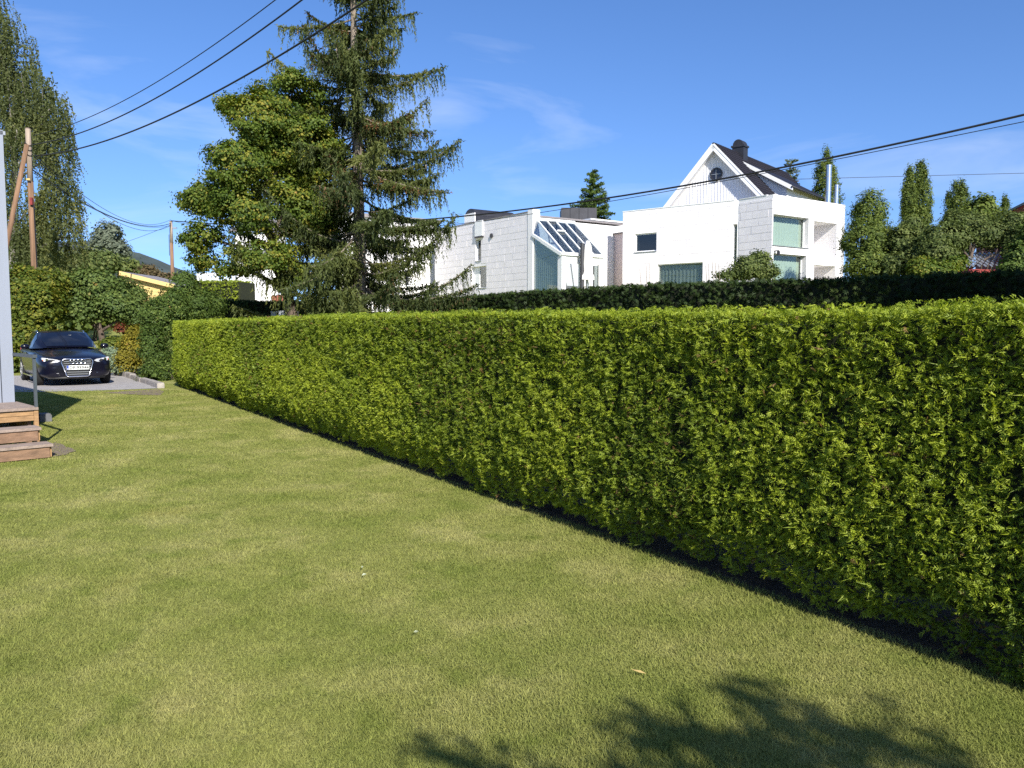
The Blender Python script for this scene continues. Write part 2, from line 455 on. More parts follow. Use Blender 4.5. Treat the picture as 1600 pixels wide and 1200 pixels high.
def variants(T, k=7, seed=3, amt=0.5):
    r = np.random.default_rng(seed); out = []
    for _ in range(k):
        Q = T.copy()
        for i in range(len(Q)):
            mid = (Q[i, 0] + Q[i, 1]) / 2; w = (Q[i, 0] - Q[i, 1]) / 2
            ln = np.linalg.norm(Q[i, 2] - mid); ax = (Q[i, 2] - mid) / ln
            th = r.normal() * .9; w2 = w * math.cos(th) + np.cross(ax, w) * math.sin(th)
            Q[i, 0] = mid + w2; Q[i, 1] = mid - w2; Q[i, 2] = Q[i, 2] + r.normal(size=3) * amt * .3 * ln
        out.append(Q)
    return out
def sprays(P, D, Nn, size, T):
    if isinstance(T, list):
        k = len(T); Vs, Fs, n0 = [], [], 0; size = np.broadcast_to(size, (len(P),))
        order = np.arange(len(P)) % k
        V = np.empty((len(P), T[0].shape[0] * 3, 3))
        for i in range(k):
            q = order == i
            V[q] = sprays(P[q], D[q], Nn[q], size[q], T[i])[0].reshape(-1, T[0].shape[0] * 3, 3)
        return V.reshape(-1, 3), np.arange(len(P) * T[0].shape[0] * 3).reshape(-1, 3)
    n = len(P); S = units(np.cross(D, Nn)); N2 = np.cross(S, D)
    m = T.shape[0]; t = T.reshape(-1, 3)
    size = np.broadcast_to(size, (n,))[:, None, None]
    V = P[:, None, :] + size * (t[None, :, 0:1] * S[:, None, :] + t[None, :, 1:2] * D[:, None, :] + t[None, :, 2:3] * N2[:, None, :])
    return V.reshape(-1, 3), np.arange(n * m * 3).reshape(-1, 3)
TPL_NEAR = template([(0.08, 1, .42), (0.16, -1, .46), (0.32, 1, .42), (0.42, -1, .38), (0.58, 1, .30), (0.70, -1, .24)], 0.12)
TPL_MID = template([(0.12, 1, .46), (0.25, -1, .46), (0.45, 1, .38), (0.6, -1, .3)], 0.15)
TPL_FAR = template([(0.15, 1, .55), (0.3, -1, .5), (0.55, 1, .36)], 0.2)
TPL_NEAR = variants(TPL_NEAR); TPL_MID = variants(TPL_MID, seed=4); TPL_FAR = variants(TPL_FAR, seed=5)
TPL_TUFT = template([(0.0, 1, .7), (0.05, -1, .7), (0.3, 1, .5), (0.4, -1, .45)], 0.17, 0.05)

def lobe(px, py, depth, rx, rz, ry=None):
    c = at(px, py, depth); k = depth / FPX
    return (c, np.array([rx * k, (ry if ry is not None else min(rx, rz) * 1.1) * k, rz * k]))
def crown(parent, lobes, clumps, per, clump_r, leaf, mat, name='crown', shell=0.62, aspect=0.72, up=0.5, flat=0.75, gap=0.0, tint_pow=1.0, droop=0.0, gapf=1.4):
    """leaf clumps spread through ellipsoid lobes"""
    c = np.array([l[0] for l in lobes]); r = np.array([l[1] for l in lobes])
    r = np.maximum(r - 0.55 * clump_r, 0.45 * r)
    w = (r[:, 0] * r[:, 1] + r[:, 0] * r[:, 2] + r[:, 1] * r[:, 2]); w = w / w.sum()
    li = RNG.choice(len(lobes), clumps, p=w)
    u = rand_units(clumps)
    rad = shell + (1.06 - shell) * RNG.random(clumps) ** 0.6
    rad = rad * (0.86 + 0.30 * vnoise(u * 2.3 + li[:, None] * 7.1, 3))
    P = c[li] + u * r[li] * rad[:, None]
    if gap > 0:
        k = 0.6 * vnoise(P * gapf, 9) + 0.4 * vnoise(P * gapf * 2.1, 10) > gap; P = P[k]; u = u[k]; li = li[k]
    n = len(P)
    cr = clump_r * (0.6 + 0.8 * RNG.random(n))
    ct = RNG.random(n)
    L = n * per
    ci = np.repeat(np.arange(n), per)
    off = np.clip(RNG.normal(size=(L, 3)), -1.7, 1.7) * 0.55
    off[:, 2] *= flat
    C = P[ci] + off * cr[ci][:, None]
    C[:, 2] -= droop * RNG.random(L)
    out = u[ci] + np.array([0, 0, up]) + off * 0.5
    Nn = units(out + rand_units(L) * 0.9)
    D = units(np.cross(Nn, rand_units(L)))
    if droop > 0: D = units(D * 0.6 + np.array([0, 0, -1.0]))
    ln = leaf * (0.6 + 0.8 * RNG.random(L))
    V, F = leaves(C, D, Nn, ln, ln * aspect)
    t = np.clip(0.55 * ct[ci] + 0.45 * RNG.random(L), 0, 1) ** tint_pow
    o = np_mesh(name, V, F, mat, parent, np.repeat(t, 4))
    o['kind'] = 'stuff'
    return o
def limbs(parent, base, lobes, r0, mat='bark', name='trunk', trunk_top=0.6, bend=0.12, kids=3, z_base=None):
    """tapered trunk with a limb into every lobe and twigs off each limb"""
    mb = MB(); base = np.asarray(base, float)
    C = np.array([l[0] for l in lobes]); top = C.mean(0).copy(); top[2] = C[:, 2].min() * (1 - trunk_top) + C[:, 2].max() * trunk_top
    tr = [base + (top - base) * t + np.array([math.sin(t * 5) * bend, math.cos(t * 4) * bend - bend, 0]) for t in np.linspace(0, 1, 9)]
    rr = [r0 * (1.25 if t == 0 else 1) * (1 - 0.72 * t) for t in np.linspace(0, 1, 9)]
    mb.tube(tr, rr, 10)
    for c, r in lobes:
        k = int(np.clip(np.argmin([abs(p[2] - (c[2] - r[2] * 0.9 - 0.3)) for p in tr]), 1, 7))
        s = tr[k]; e = np.asarray(c)
        mid = (s + e) / 2 + np.array([0, 0, 0.12 * np.linalg.norm(e - s)])
        pts = [s * (1 - t) ** 2 + 2 * mid * t * (1 - t) + e * t * t for t in np.linspace(0, 1, 6)]
        mb.tube(pts, [rr[k] * 0.55 * (1 - 0.75 * t) + 0.008 for t in np.linspace(0, 1, 6)], 6)
        for _ in range(kids):
            u = unit(RNG.normal(size=3) + np.array([0, 0, 0.3])); q = e + u * r * 0.8
            p0 = pts[random.choice([3, 4, 5])]
            mb.tube([p0, (p0 + q) / 2 + RNG.normal(size=3) * 0.08, q], [rr[k] * 0.2 + 0.005, rr[k] * 0.1 + 0.004, 0.004], 5)
    return mb.build(name, mat, parent, smooth=True)
def tree(name, px_base, depth, lobes, clumps, per, clump_r, leaf, mat, label, cat='tree', r0=0.12, bark='bark', group=None, **kw):
    X = (px_base - 800) / FPX * depth
    z = tzf(X, depth)
    t = thing(name, (X, depth, z), label, cat, group)
    limbs(t, (X, depth, z - 0.15), lobes, r0, bark)
    crown(t, lobes, clumps, per, clump_r, leaf, mat, **kw)
    return t
def shrub(name, lobes, clumps, per, clump_r, leaf, mat, label, cat='shrub', group=None, r0=0.05, stems=6, **kw):
    C = np.array([l[0] for l in lobes]); b = C.mean(0); z = tzf(b[0], b[1])
    t = thing(name, (b[0], b[1], z), label, cat, group)
    mb = MB()
    for i in range(max(stems, len(lobes))):
        c, r = lobes[i % len(lobes)]
        s = v3(b[0] * .4 + c[0] * .6 + random.uniform(-.15, .15), b[1] * .4 + c[1] * .6 + random.uniform(-.15, .15), 0); s[2] = tzf(s[0], s[1]) - 0.1
        e = c + RNG.normal(size=3) * r * 0.35
        mb.tube([s, (s + e) / 2 + RNG.normal(size=3) * 0.06, e], [r0, r0 * .6, r0 * .25], 5)
    mb.build('branchwork', 'bark', t, smooth=True)
    crown(t, lobes, clumps, per, clump_r, leaf, mat, name='foliage', **kw)
    return t

# ================================================================== GROUND
def axis(breaks):
    out = []
    for a, b, n in breaks: out += list(np.linspace(a, b, n, endpoint=False))
    return np.array(out + [breaks[-1][1]])
gx = axis([(-6000, -600, 10), (-600, -90, 14), (-90, -30, 20), (-30, 30, 70), (30, 90, 20), (90, 600, 14), (600, 6000, 10)])
gy = axis([(-60, -4, 10), (-4, 40, 74), (40, 110, 36), (110, 700, 20), (700, 7000, 16)])
GX, GY = np.meshgrid(gx, gy)
GZ = tz(GX, GY)
near = np.exp(-((GX + 2) ** 2 + (GY - 9) ** 2) / 200.0)
nx = len(gx); ny = len(gy)
V = np.stack([GX, GY, GZ], -1).reshape(-1, 3)
ii = (np.arange(ny - 1)[:, None] * nx + np.arange(nx - 1)[None, :]).ravel()
F = np.stack([ii, ii + 1, ii + nx + 1, ii + nx], 1)
g = np_mesh('ground', V, F, 'lawn', smooth=True)
tag(g, 'mottled mown lawn and rising grassy ground', 'lawn', kind='structure')

def sheet(name, poly, z, mat, label, cat, sub=0):
    mb = MB(); mb.add([(x, y, z) for x, y in poly], [tuple(range(len(poly)))])
    o = mb.build(name, mat); return tag(o, label, cat, kind='structure')
# driveway, parallel to the hedge, beyond the lawn
E0 = on_z(247, 607)[:2]; KD = unit(on_z(180, 584)[:2] - E0)
left = np.array([-0.8486, -0.5291])
dw = [E0, E0 + KD * 7.9, E0 + KD * 7.9 + left * 13, on_z(-160, 613)[:2], on_z(60, 612.5)[:2], on_z(150, 610.5)[:2]]
sheet('driveway', dw, 0.006, 'asphalt', 'pale grey asphalt driveway under the parked car', 'driveway')
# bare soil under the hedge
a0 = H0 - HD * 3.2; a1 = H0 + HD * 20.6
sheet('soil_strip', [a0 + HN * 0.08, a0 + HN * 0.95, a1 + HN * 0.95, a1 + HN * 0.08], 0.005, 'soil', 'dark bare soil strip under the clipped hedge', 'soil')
# worn gravel patch beside the steps
gpatch = [on_z(84, 714), on_z(93, 712.5), on_z(104, 711), on_z(109, 707.5), on_z(119, 705.5), on_z(113, 701), on_z(103, 699), on_z(98, 695), on_z(86, 692), on_z(70, 700)]
sheet('gravel_patch', [p[:2] for p in gpatch], 0.007, 'gravel_dirt', 'worn gravel patch beside the wooden steps', 'gravel')
ba = [on_z(160, 614), on_z(200, 611.5), on_z(247, 608.5), on_z(256, 612), on_z(250, 618), on_z(215, 617)]
sheet('bare_patch', [p[:2] for p in ba], 0.0065, 'gravel_dirt', 'bare earth between lawn and driveway at the hedge foot', 'soil')

# kerb of single stones along the driveway
kerb = thing('kerb', (E0[0], E0[1], 0), 'low grey stone kerb between driveway and yew bushes', 'kerb'); kerb['kind'] = 'structure'
kp = E0 + KD * 0.05; kn = np.array([KD[1], -KD[0]])
for i in range(8):
    L = 0.90 + random.uniform(-.05, .05); j = random.uniform(-.015, .015)
    mb = MB(); o = v3(*(kp + kn * j), 0.0); hgt = 0.13 + random.uniform(-.012, .012)
    a = v3(*(KD * L), 0); b = v3(*(kn * 0.17), 0)
    top = o + v3(0, 0, hgt)
    mb.box(o, a, b, v3(0, 0, hgt - .02))
    mb.box(o + v3(*(KD * .012 + kn * .012), hgt - .02), a * (1 - .024 / L), b * .89, v3(0, 0, .02))
    mb.build('kerb_stone', 'kerb_stone', kerb)
    kp = kp + KD * (L + 0.012)

# far forested ridge
rx = np.linspace(-2600, 900, 90)
rpy = np.interp(800 + rx / 1800 * FPX, [-800, -200, 60, 150, 205, 250, 290, 340, 420, 560, 1500], [420, 392, 380, 386, 397, 411, 428, 448, 470, 490, 504])
rzz = EYE + (510 - rpy) / FPX * 1800
rows = []
for k, (yy, hgt) in enumerate([(1050, -0.02), (1300, .32), (1550, .74), (1800, 1.0), (2150, .55), (2600, -.02)]):
    nz = vnoise(np.stack([rx / 55, np.full_like(rx, k * 3.3), rx * 0], 1), 5) * 12 * (hgt > .1)
    rows.append(np.stack([rx, np.full_like(rx, yy), rzz * hgt + nz - (6 if hgt < 0 else 0)], 1))
V = np.concatenate(rows); n = len(rx)
F = np.array([[r * n + i, r * n + i + 1, (r + 1) * n + i + 1, (r + 1) * n + i] for r in range(5) for i in range(n - 1)])
tag(np_mesh('hill', V, F, 'hill_forest'), 'dark forested ridge far behind the houses', 'hill', kind='structure')

# ================================================================== LAWN BLADES
def grass():
    n = 680000
    # density falls with distance
    Y = 2.2 * (21.0 / 2.2) ** (RNG.random(n) ** 0.92)
    X = (RNG.random(n) * 1.46 - 0.72) * Y
    d = (X - H0[0]) * HN[0] + (Y - H0[1]) * HN[1]
    k = (d < 0.16 - 0.02 * RNG.random(n)) & (Y < 19.4 + .15 * RNG.random(n))
    # keep off the steps and the gravel patch
    gc = np.mean([p[:2] for p in gpatch], 0)
    k &= ~(((X - gc[0]) ** 2 + (Y - gc[1]) ** 2 < 0.35) & (RNG.random(n) < .3))
    X, Y = X[k], Y[k]; n = len(X)
    h = (0.009 + 0.012 * RNG.random(n)) * (0.8 + 0.5 * vnoise(np.stack([X * 2.2, Y * 2.2, X * 0], 1), 2))
    dd = (X - H0[0]) * HN[0] + (Y - H0[1]) * HN[1]
    h = h * (1 + 0.9 * (dd > -0.02) * RNG.random(n))
    w = 0.0010 + 0.00040 * Y
    a = RNG.random(n) * 2 * math.pi
    lean = 0.3 + 0.9 * RNG.random(n)
    b = RNG.random(n) * 2 * math.pi
    P = np.stack([X, Y, np.full(n, 0.0)], 1)
    S = np.stack([np.cos(a), np.sin(a), 0 * a], 1) * w[:, None]
    T = np.stack([np.cos(b) * lean, np.sin(b) * lean, np.ones(n)], 1) * h[:, None]
    V = np.stack([P - S, P + S, P + T], 1).reshape(-1, 3)
    o = np_mesh('grass', V, np.arange(3 * n).reshape(n, 3), 'blade', tint=np.repeat(RNG.random(n), 3))
    tag(o, 'short mown grass blades of the lawn, green and straw coloured', 'grass', kind='stuff')
grass()

# ================================================================== HEDGES
def hedge_foliage(parent, p0, d2, n2, s0, s1, z0f, z1f, dens, size, T, mat, relief=0.07, tint_shift=0.0, seed=1, brown=0.02, thick=0.9, top=True, end=False, hole=0.30, inset_low=0.10):
    """front face (normal -n2), top and, if asked, the far end; p0 foot line start, d2 direction"""
    dz = 2.0
    A = (s1 - s0); n = int(A * 2.3 * dens)
    s = s0 + RNG.random(n) * A
    x = p0[0] + d2[0] * s; y = p0[1] + d2[1] * s
    zb, zt = z0f(x, y), z1f(x, y)
    v = RNG.random(n); hgt = (zt - zb)
    keep = RNG.random(n) < hgt / 2.3
    s, x, y, zb, zt, v, hgt = [q[keep] for q in (s, x, y, zb, zt, v, hgt)]
    z = zb + v * hgt; n = len(s)
    p3 = np.stack([s, z, 0 * s], 1)
    n1 = vnoise(p3 * np.array([2.1, 1.1, 1]) + seed, seed)          # single plants
    n2_ = vnoise(p3 * np.array([10., 7.5, 1]) + seed, seed + 1)      # tufts
    n3 = vnoise(p3 * np.array([23., 17.0, 1]) + seed, seed + 2)
    off = relief * ((n1 - .5) * 0.22 + (n2_ - .5) * 0.5 + (n3 - .5) * 0.9)
    off -= inset_low * np.exp(-((z - zb) / 0.16) ** 2) - 0.03 * np.exp(-((z - zb - .5) / .4) ** 2)
    off -= 0.10 * np.exp(-((zt - z) / 0.05) ** 2)
    off -= 0.075 * RNG.random(n) ** 1.5
    k = (0.55 * n3 + 0.45 * n2_ > hole) | (RNG.random(n) < .25)
    s, x, y, z, off, n1, n2_, n3, zb = [q[k] for q in (s, x, y, z, off, n1, n2_, n3, zb)]; n = len(s)
    O = np.array([-n2[0], -n2[1], 0.0]); Tn = np.array([d2[0], d2[1], 0.0]); U = np.array([0, 0, 1.0])
    z = z + 0.03 * (RNG.random(n) - .5) - 0.10 * n2_ * np.exp(-((z - zb) / .25) ** 2)
    P = np.stack([x, y, z], 1) + O * off[:, None]
    D = units(O * (0.55 + .35 * RNG.random(n))[:, None] + U * (RNG.normal(size=n) * .55 + .18)[:, None] + Tn * (RNG.normal(size=n) * .7)[:, None])
    near_top = (z1f(x, y) - z) < size * 1.1
    D[near_top, 2] = np.minimum(D[near_top, 2], -.05); D = units(D)
    Nn = units(O * .45 + U * .35 + RNG.normal(size=(n, 3)) * .8)
    patch = vnoise(np.stack([s * .9, z * 1.3, 0 * s], 1) + seed, seed + 4)
    t = 0.50 + 0.45 * (patch - .5) + 0.42 * (RNG.random(n) - .5) + .25 * (n3 - .5) + tint_shift
    t = np.clip(t, .08, 1)
    t[(RNG.random(n) < brown * (0.4 + 2.5 * (patch < .3)))] = 0.02
    Ps, Ds, Ns, ts = [P - D * size * .35], [D], [Nn], [t]
    if top:
        m = int(A * thick * dens * 0.55)
        s = s0 + RNG.random(m) * A; w = RNG.random(m) * thick
        x = p0[0] + d2[0] * s + n2[0] * w; y = p0[1] + d2[1] * s + n2[1] * w
        zt = z1f(x - n2[0] * w, y - n2[1] * w)
        q = np.stack([s * 5, w * 5, 0 * s], 1)
        z = zt - .03 + 0.02 * (vnoise(q, seed + 6) - .5) - .03 * RNG.random(m)
        P = np.stack([x, y, z], 1)
        D = units(U * .55 + RNG.normal(size=(m, 3)) * .6 + O * .25 * (w < .15)[:, None]); Nn = units(RNG.normal(size=(m, 3)))
        Ps.append(P - D * size * .7); Ds.append(D); Ns.append(Nn); ts.append(np.clip(.6 + .5 * (RNG.random(m) - .5) + tint_shift, .08, 1))
    if end:
        m = int(thick * 1.7 * dens)
        x0 = p0[0] + d2[0] * s1; y0 = p0[1] + d2[1] * s1
        w = RNG.random(m) * thick
        zb, zt = z0f(x0, y0), z1f(x0, y0)
        z = zb + RNG.random(m) * (zt - zb)
        P = np.stack([x0 + n2[0] * w, y0 + n2[1] * w, z], 1) + Tn * (.06 * (vnoise(np.stack([w * 6, z * 5, 0 * z], 1), 8) - .5) - .05 * ((z - zb) / (zt - zb)) ** 2)[:, None]
        D = units(Tn + RNG.normal(size=(m, 3)) * .6); Nn = units(RNG.normal(size=(m, 3)))
        Ps.append(P - D * size * .4); Ds.append(D); Ns.append(Nn); ts.append(np.clip(.5 + .5 * (RNG.random(m) - .5), .08, 1))
    P, D, Nn, t = np.concatenate(Ps), np.concatenate(Ds), np.concatenate(Ns), np.concatenate(ts)
    sz = size * (0.65 + 0.7 * RNG.random(len(P)))
    V, F = sprays(P, D, Nn, sz, T)
    return V, F, np.repeat(t, (T[0] if isinstance(T, list) else T).shape[0] * 3)
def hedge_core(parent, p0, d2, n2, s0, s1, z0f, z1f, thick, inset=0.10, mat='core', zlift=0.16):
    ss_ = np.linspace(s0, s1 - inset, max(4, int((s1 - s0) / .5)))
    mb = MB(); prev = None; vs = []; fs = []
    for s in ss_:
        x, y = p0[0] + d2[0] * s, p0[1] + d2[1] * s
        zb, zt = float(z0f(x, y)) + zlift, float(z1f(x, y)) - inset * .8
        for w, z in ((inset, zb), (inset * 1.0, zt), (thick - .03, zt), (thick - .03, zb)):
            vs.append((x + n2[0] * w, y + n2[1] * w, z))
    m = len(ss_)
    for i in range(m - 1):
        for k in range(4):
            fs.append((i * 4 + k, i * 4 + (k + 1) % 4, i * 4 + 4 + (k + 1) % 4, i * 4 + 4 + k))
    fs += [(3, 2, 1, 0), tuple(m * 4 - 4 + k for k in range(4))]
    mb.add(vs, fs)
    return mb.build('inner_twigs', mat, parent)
def join(parts):
    Vs, Fs, Ts, n = [], [], [], 0
    for V, F, T in parts: Vs.append(V); Fs.append(F + n); Ts.append(T); n += len(V)
    return np.concatenate(Vs), np.concatenate(Fs), np.concatenate(Ts)

# --- the long thuja hedge
def h1_top(x, y):
    s = (np.asarray(x) - H0[0]) * HD[0] + (np.asarray(y) - H0[1]) * HD[1]
    z = np.interp(s, [-3, 0, .35, .6, 2, 5, 9, 15, 20.5], [1.685, 1.672, 1.675, 1.655, 1.672, 1.70, 1.715, 1.70, 1.695])
    return z + .014 * (vnoise(np.stack([s * 2.7, 0 * s, 0 * s], -1).reshape(-1, 3), 21).reshape(np.shape(s)) - .5)
def h1_bot(x, y):
    s = (np.asarray(x) - H0[0]) * HD[0] + (np.asarray(y) - H0[1]) * HD[1]
    return .11 + .10 * (vnoise(np.stack([s * 2.3, 0 * s, 0 * s], -1).reshape(-1, 3), 22).reshape(np.shape(s)) - .3)
hedge = thing('clipped_hedge', (H0[0] + HD[0] * 8 + HN[0] * .45, H0[1] + HD[1] * 8 + HN[1] * .45, 0), 'long bright green clipped conifer hedge running beside the lawn to the driveway', 'hedge')
parts = [hedge_foliage(hedge, H0, HD, HN, -1.3, 2.6, h1_bot, h1_top, 7000, 0.042, TPL_NEAR, 'thuja', .055, seed=1),
         hedge_foliage(hedge, H0, HD, HN, 2.6, 5.5, h1_bot, h1_top, 5600, 0.045, TPL_NEAR, 'thuja', .055, seed=1),
         hedge_foliage(hedge, H0, HD, HN, 5.5, 11, h1_bot, h1_top, 4000, 0.054, TPL_MID, 'thuja', .06, seed=1),
         hedge_foliage(hedge, H0, HD, HN, 11, 20.5, h1_bot, h1_top, 2200, 0.07, TPL_FAR, 'thuja', .06, seed=1, end=True),
         hedge_foliage(hedge, H0, HD, HN, -3.2, -1.3, h1_bot, h1_top, 900, 0.11, TPL_MID, 'thuja', .09, seed=1)]
V, F, T = join(parts)
o = np_mesh('foliage', V, F, 'thuja', hedge, T); o['kind'] = 'stuff'
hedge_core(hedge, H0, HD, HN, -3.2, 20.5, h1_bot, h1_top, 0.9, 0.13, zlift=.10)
for i in range(40):
    s = -2.5 + i * .58 + random.uniform(-.06, .06)
    p = v3(*(H0 + HD * s + HN * (.36 + random.uniform(-.05, .05))), -.05)
    mb = MB(); mb.tube([p, p + v3(.01, .02, .25), p + v3(.03, 0, .7)], [.035, .028, .02], 6)
    mb.build('stem', 'bark', hedge, smooth=True)

# --- dark yew hedges beyond
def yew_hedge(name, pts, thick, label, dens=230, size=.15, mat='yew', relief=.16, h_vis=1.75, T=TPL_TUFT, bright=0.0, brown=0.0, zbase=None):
    """pts: (px, py_top, depth) of the front top edge"""
    Q = [at(*p) for p in pts]
    c = np.mean(Q, 0)
    t = thing(name, (c[0], c[1], tzf(c[0], c[1])), label, 'hedge')
    parts = []
    for i in range(len(Q) - 1):
        a, b = Q[i], Q[i + 1]
        d = b[:2] - a[:2]; L = np.linalg.norm(d); d = d / L
        n = np.array([d[1], -d[0]])
        if n[1] < 0: n = -n
        def zt(x, y, a=a, b=b, d=d, L=L):
            s = (np.asarray(x) - a[0]) * d[0] + (np.asarray(y) - a[1]) * d[1]
            return a[2] + (b[2] - a[2]) * s / L
        def zb(x, y, zt=zt): return np.minimum(tz(x, y) + .05, zt(x, y) - h_vis) if zbase is None else zbase + 0 * np.asarray(x)
        parts.append(hedge_foliage(t, a[:2], d, n, 0, L, zb, zt, dens, size, T, mat, relief, seed=31 + i, brown=brown, thick=thick, hole=.25, inset_low=.05, tint_shift=bright, end=(i == len(Q) - 2)))
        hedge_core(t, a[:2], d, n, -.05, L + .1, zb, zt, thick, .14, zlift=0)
    V, F, T_ = join(parts)
    o = np_mesh('foliage', V, F, mat, t, T_); o['kind'] = 'stuff'
    return t
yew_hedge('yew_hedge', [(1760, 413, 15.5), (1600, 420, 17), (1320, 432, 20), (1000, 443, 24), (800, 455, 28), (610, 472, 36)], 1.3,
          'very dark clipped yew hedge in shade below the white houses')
yew_hedge('yew_hedge', [(486, 470, 33), (345, 468.5, 33)], 1.2, 'low dark clipped hedge behind the grey posts under the leafy tree')
yew_hedge('thuja_hedge', [(372, 437, 41), (303, 438, 41.5)], 1.6, 'block of bright green clipped hedge in front of the white balcony fence', dens=170, size=.17, mat='thuja', relief=.10, T=TPL_FAR, h_vis=2.2, brown=0)

# ================================================================== NEAR PORCH (left edge)
UX = math.radians(-44); UD = np.array([math.sin(UX), math.cos(UX)]); VD = np.array([math.cos(UX), -math.sin(UX)])
UD3, VD3, Z3 = v3(UD[0], UD[1], 0), v3(VD[0], VD[1], 0), v3(0, 0, 1)
# grey clad house corner
wc = on_z(24.5, 628, .52)
house = thing('clad_house', (wc[0], wc[1], 0), 'pale grey blue board-clad house corner beside the wooden steps', 'house')
mb = MB(); mb.box(v3(wc[0], wc[1], 0) - VD3 * 5 + UD3 * .045, VD3 * 4.99, UD3 * 7, Z3 * 4.1); mb.build('wall', 'clad_grey', house)
bw = .155
for i in range(31):
    mb = MB(); mb.box(v3(wc[0], wc[1], .50) - VD3 * (bw * (i + 1) - .003), VD3 * (bw - .012), UD3 * .04, Z3 * 3.66)
    mb.build('cladding_board', 'clad_grey', house)
mb = MB(); mb.box(v3(wc[0], wc[1], 4.10) - VD3 * 5, VD3 * 5.02, UD3 * 7, Z3 * .05); mb.build('roof_edge', 'galv', house)
# deck and steps
DK = .52
cA = on_z(60, 636, DK); cB = on_z(23, 626.5, DK)
steps = thing('porch_steps', (cA[0], cA[1], 0), 'weathered wooden porch steps at the grey house corner', 'steps')
def zpt(p, z): return v3(p[0], p[1], z)
edge_dir = unit(cB[:2] - cA[:2]); ED3 = v3(edge_dir[0], edge_dir[1], 0)
mb = MB(); mb.prism([zpt(cA, DK - .035), zpt(cA, DK - .035) + ED3 * 2.6, zpt(cA, DK - .035) + ED3 * 2.6 - VD3 * 2.5, zpt(cA, DK - .035) - VD3 * 4], Z3 * .035); mb.build('deck_board', 'deck_grey', steps)
fr = -UD3
def riser(p, z0, z1, mat, inset=.0):
    mb = MB(); mb.box(zpt(p, z0) - VD3 * 4.0 + UD3 * .03, VD3 * (3.985 - inset), UD3 * .03, Z3 * (z1 - z0 - .002)); mb.build('riser', mat, steps)
b3 = on_z(83.5, 714.5, 0.01)
rise = .172; tread = .30
f1 = np.array(b3); s1 = zpt(f1, 0)
# bottom step
for k, (mat_r, mat_t) in enumerate([('deck_brown', 'deck_grey'), ('deck_brown', 'deck_grey')]):
    p = s1 + UD3 * (tread * k) - VD3 * (0.045 * k)
    z0, z1 = rise * k + .012, rise * (k + 1)
    mb = MB(); mb.box(zpt(p, z0) - VD3 * 4.0 + UD3 * .025, VD3 * 3.97, UD3 * .03, Z3 * (z1 - z0 - .035)); mb.build('riser', mat_r, steps)
    mb = MB(); mb.box(zpt(p, z0) - VD3 * .026 + UD3 * .056, VD3 * .024, UD3 * (tread + .2), Z3 * (z1 - z0 - .037)); mb.build('side_board', 'deck_orange', steps)
    for q in range(2):
        mb = MB(); mb.box(zpt(p, z1 - .033) - VD3 * 4.0 + UD3 * (.005 + q * .152), VD3 * 4.005, UD3 * .145, Z3 * .032); mb.build('tread', mat_t, steps)
p = zpt(cA, 0)
for q, (z0, z1) in enumerate([(rise * 2 + .004, rise * 2 + .068), (rise * 2 + .073, DK - .038)]):
    mb = MB(); mb.box(zpt(p, z0) - VD3 * 4.0 + UD3 * .03, VD3 * 3.95, UD3 * .03, Z3 * (z1 - z0)); mb.build('riser', 'deck_orange', steps)
mb = MB(); mb.box(zpt(p, 0.02) - VD3 * .048 + UD3 * .02, VD3 * .05, UD3 * .05, Z3 * (DK - .056)); mb.build('corner_post', 'deck_orange', steps)
mb = MB(); mb.prism([zpt(p, .05) + ED3 * .12 - VD3 * .06, zpt(p, .05) + ED3 * 2.5 - VD3 * .06, zpt(p, .05) + ED3 * 2.5 - VD3 * .1, zpt(p, .05) + ED3 * .12 - VD3 * .1], Z3 * (DK - .09)); mb.build('skirt_board', 'deck_brown', steps)
# foundation stone peeking out at the side
fs_ = on_z(62, 659, 0)
mb = MB(); q = v3(*on_z(63, 660, 0)); mb.box(q, VD3 * .17, UD3 * .3, Z3 * .11); mb.box(q + VD3 * .008 + UD3 * .01 + Z3 * .11, VD3 * .15, UD3 * .27, Z3 * .02)
tag(mb.build('foundation_stone', 'concrete', None, base=tuple(q)), 'small dark concrete block on the grass beside the porch steps', 'block')
# steel railing along the deck edge
pt = zpt(cA, DK); hR = .67
rail = thing('deck_railing', tuple(pt), 'dark grey steel railing standing on the deck edge above the steps', 'railing')
for d in (0.0, 1.25):
    mb = MB(); mb.box(pt + ED3 * (.02 + d) - VD3 * .03, ED3 * .05, VD3 * .03, Z3 * (hR - .042)); mb.build('post', 'rail_grey', rail)
mb = MB(); mb.box(pt + ED3 * .0 - VD3 * .04 + Z3 * (hR - .04), ED3 * 2.4, VD3 * .05, Z3 * .04); mb.build('top_rail', 'rail_grey', rail)

M['juniper_leaf'] = surf('juniper_leaf', (0.42, 0.46, 0.33), .7, .15, 40)
# fallen leaves on the lawn
for i, (x, y, lab) in enumerate([(569, 898, 'pale fallen leaf lying on the lawn in the open middle'), (566, 886, 'small curled pale leaf touching the larger fallen leaf on the lawn'), (998, 1049, 'thin straw stalk lying on the lawn at the shadow edge'), (650, 987, 'small pale fleck of leaf on the lawn near the bottom shadow')]):
    p = on_z(x, y, .03); mb = MB(); L = .016 if i != 2 else .035; W = .007 if i != 2 else .003
    ang = .6 + i * 1.1; a = v3(math.cos(ang), math.sin(ang), .15); b = v3(-math.sin(ang), math.cos(ang), .1)
    mb.add([p - a * L, p - a * L * .2 + b * W + Z3 * .008, p + a * L, p - a * L * .2 - b * W + Z3 * .006, p - a * L * .1 - Z3 * .004], [(0, 4, 1), (4, 2, 1), (0, 3, 4), (4, 3, 2)])
    tag(mb.build('fallen_leaf' if i != 2 else 'straw_stalk', 'juniper_leaf' if i != 2 else 'cream_wood', None, base=tuple(p)), lab, 'leaf' if i != 2 else 'straw')

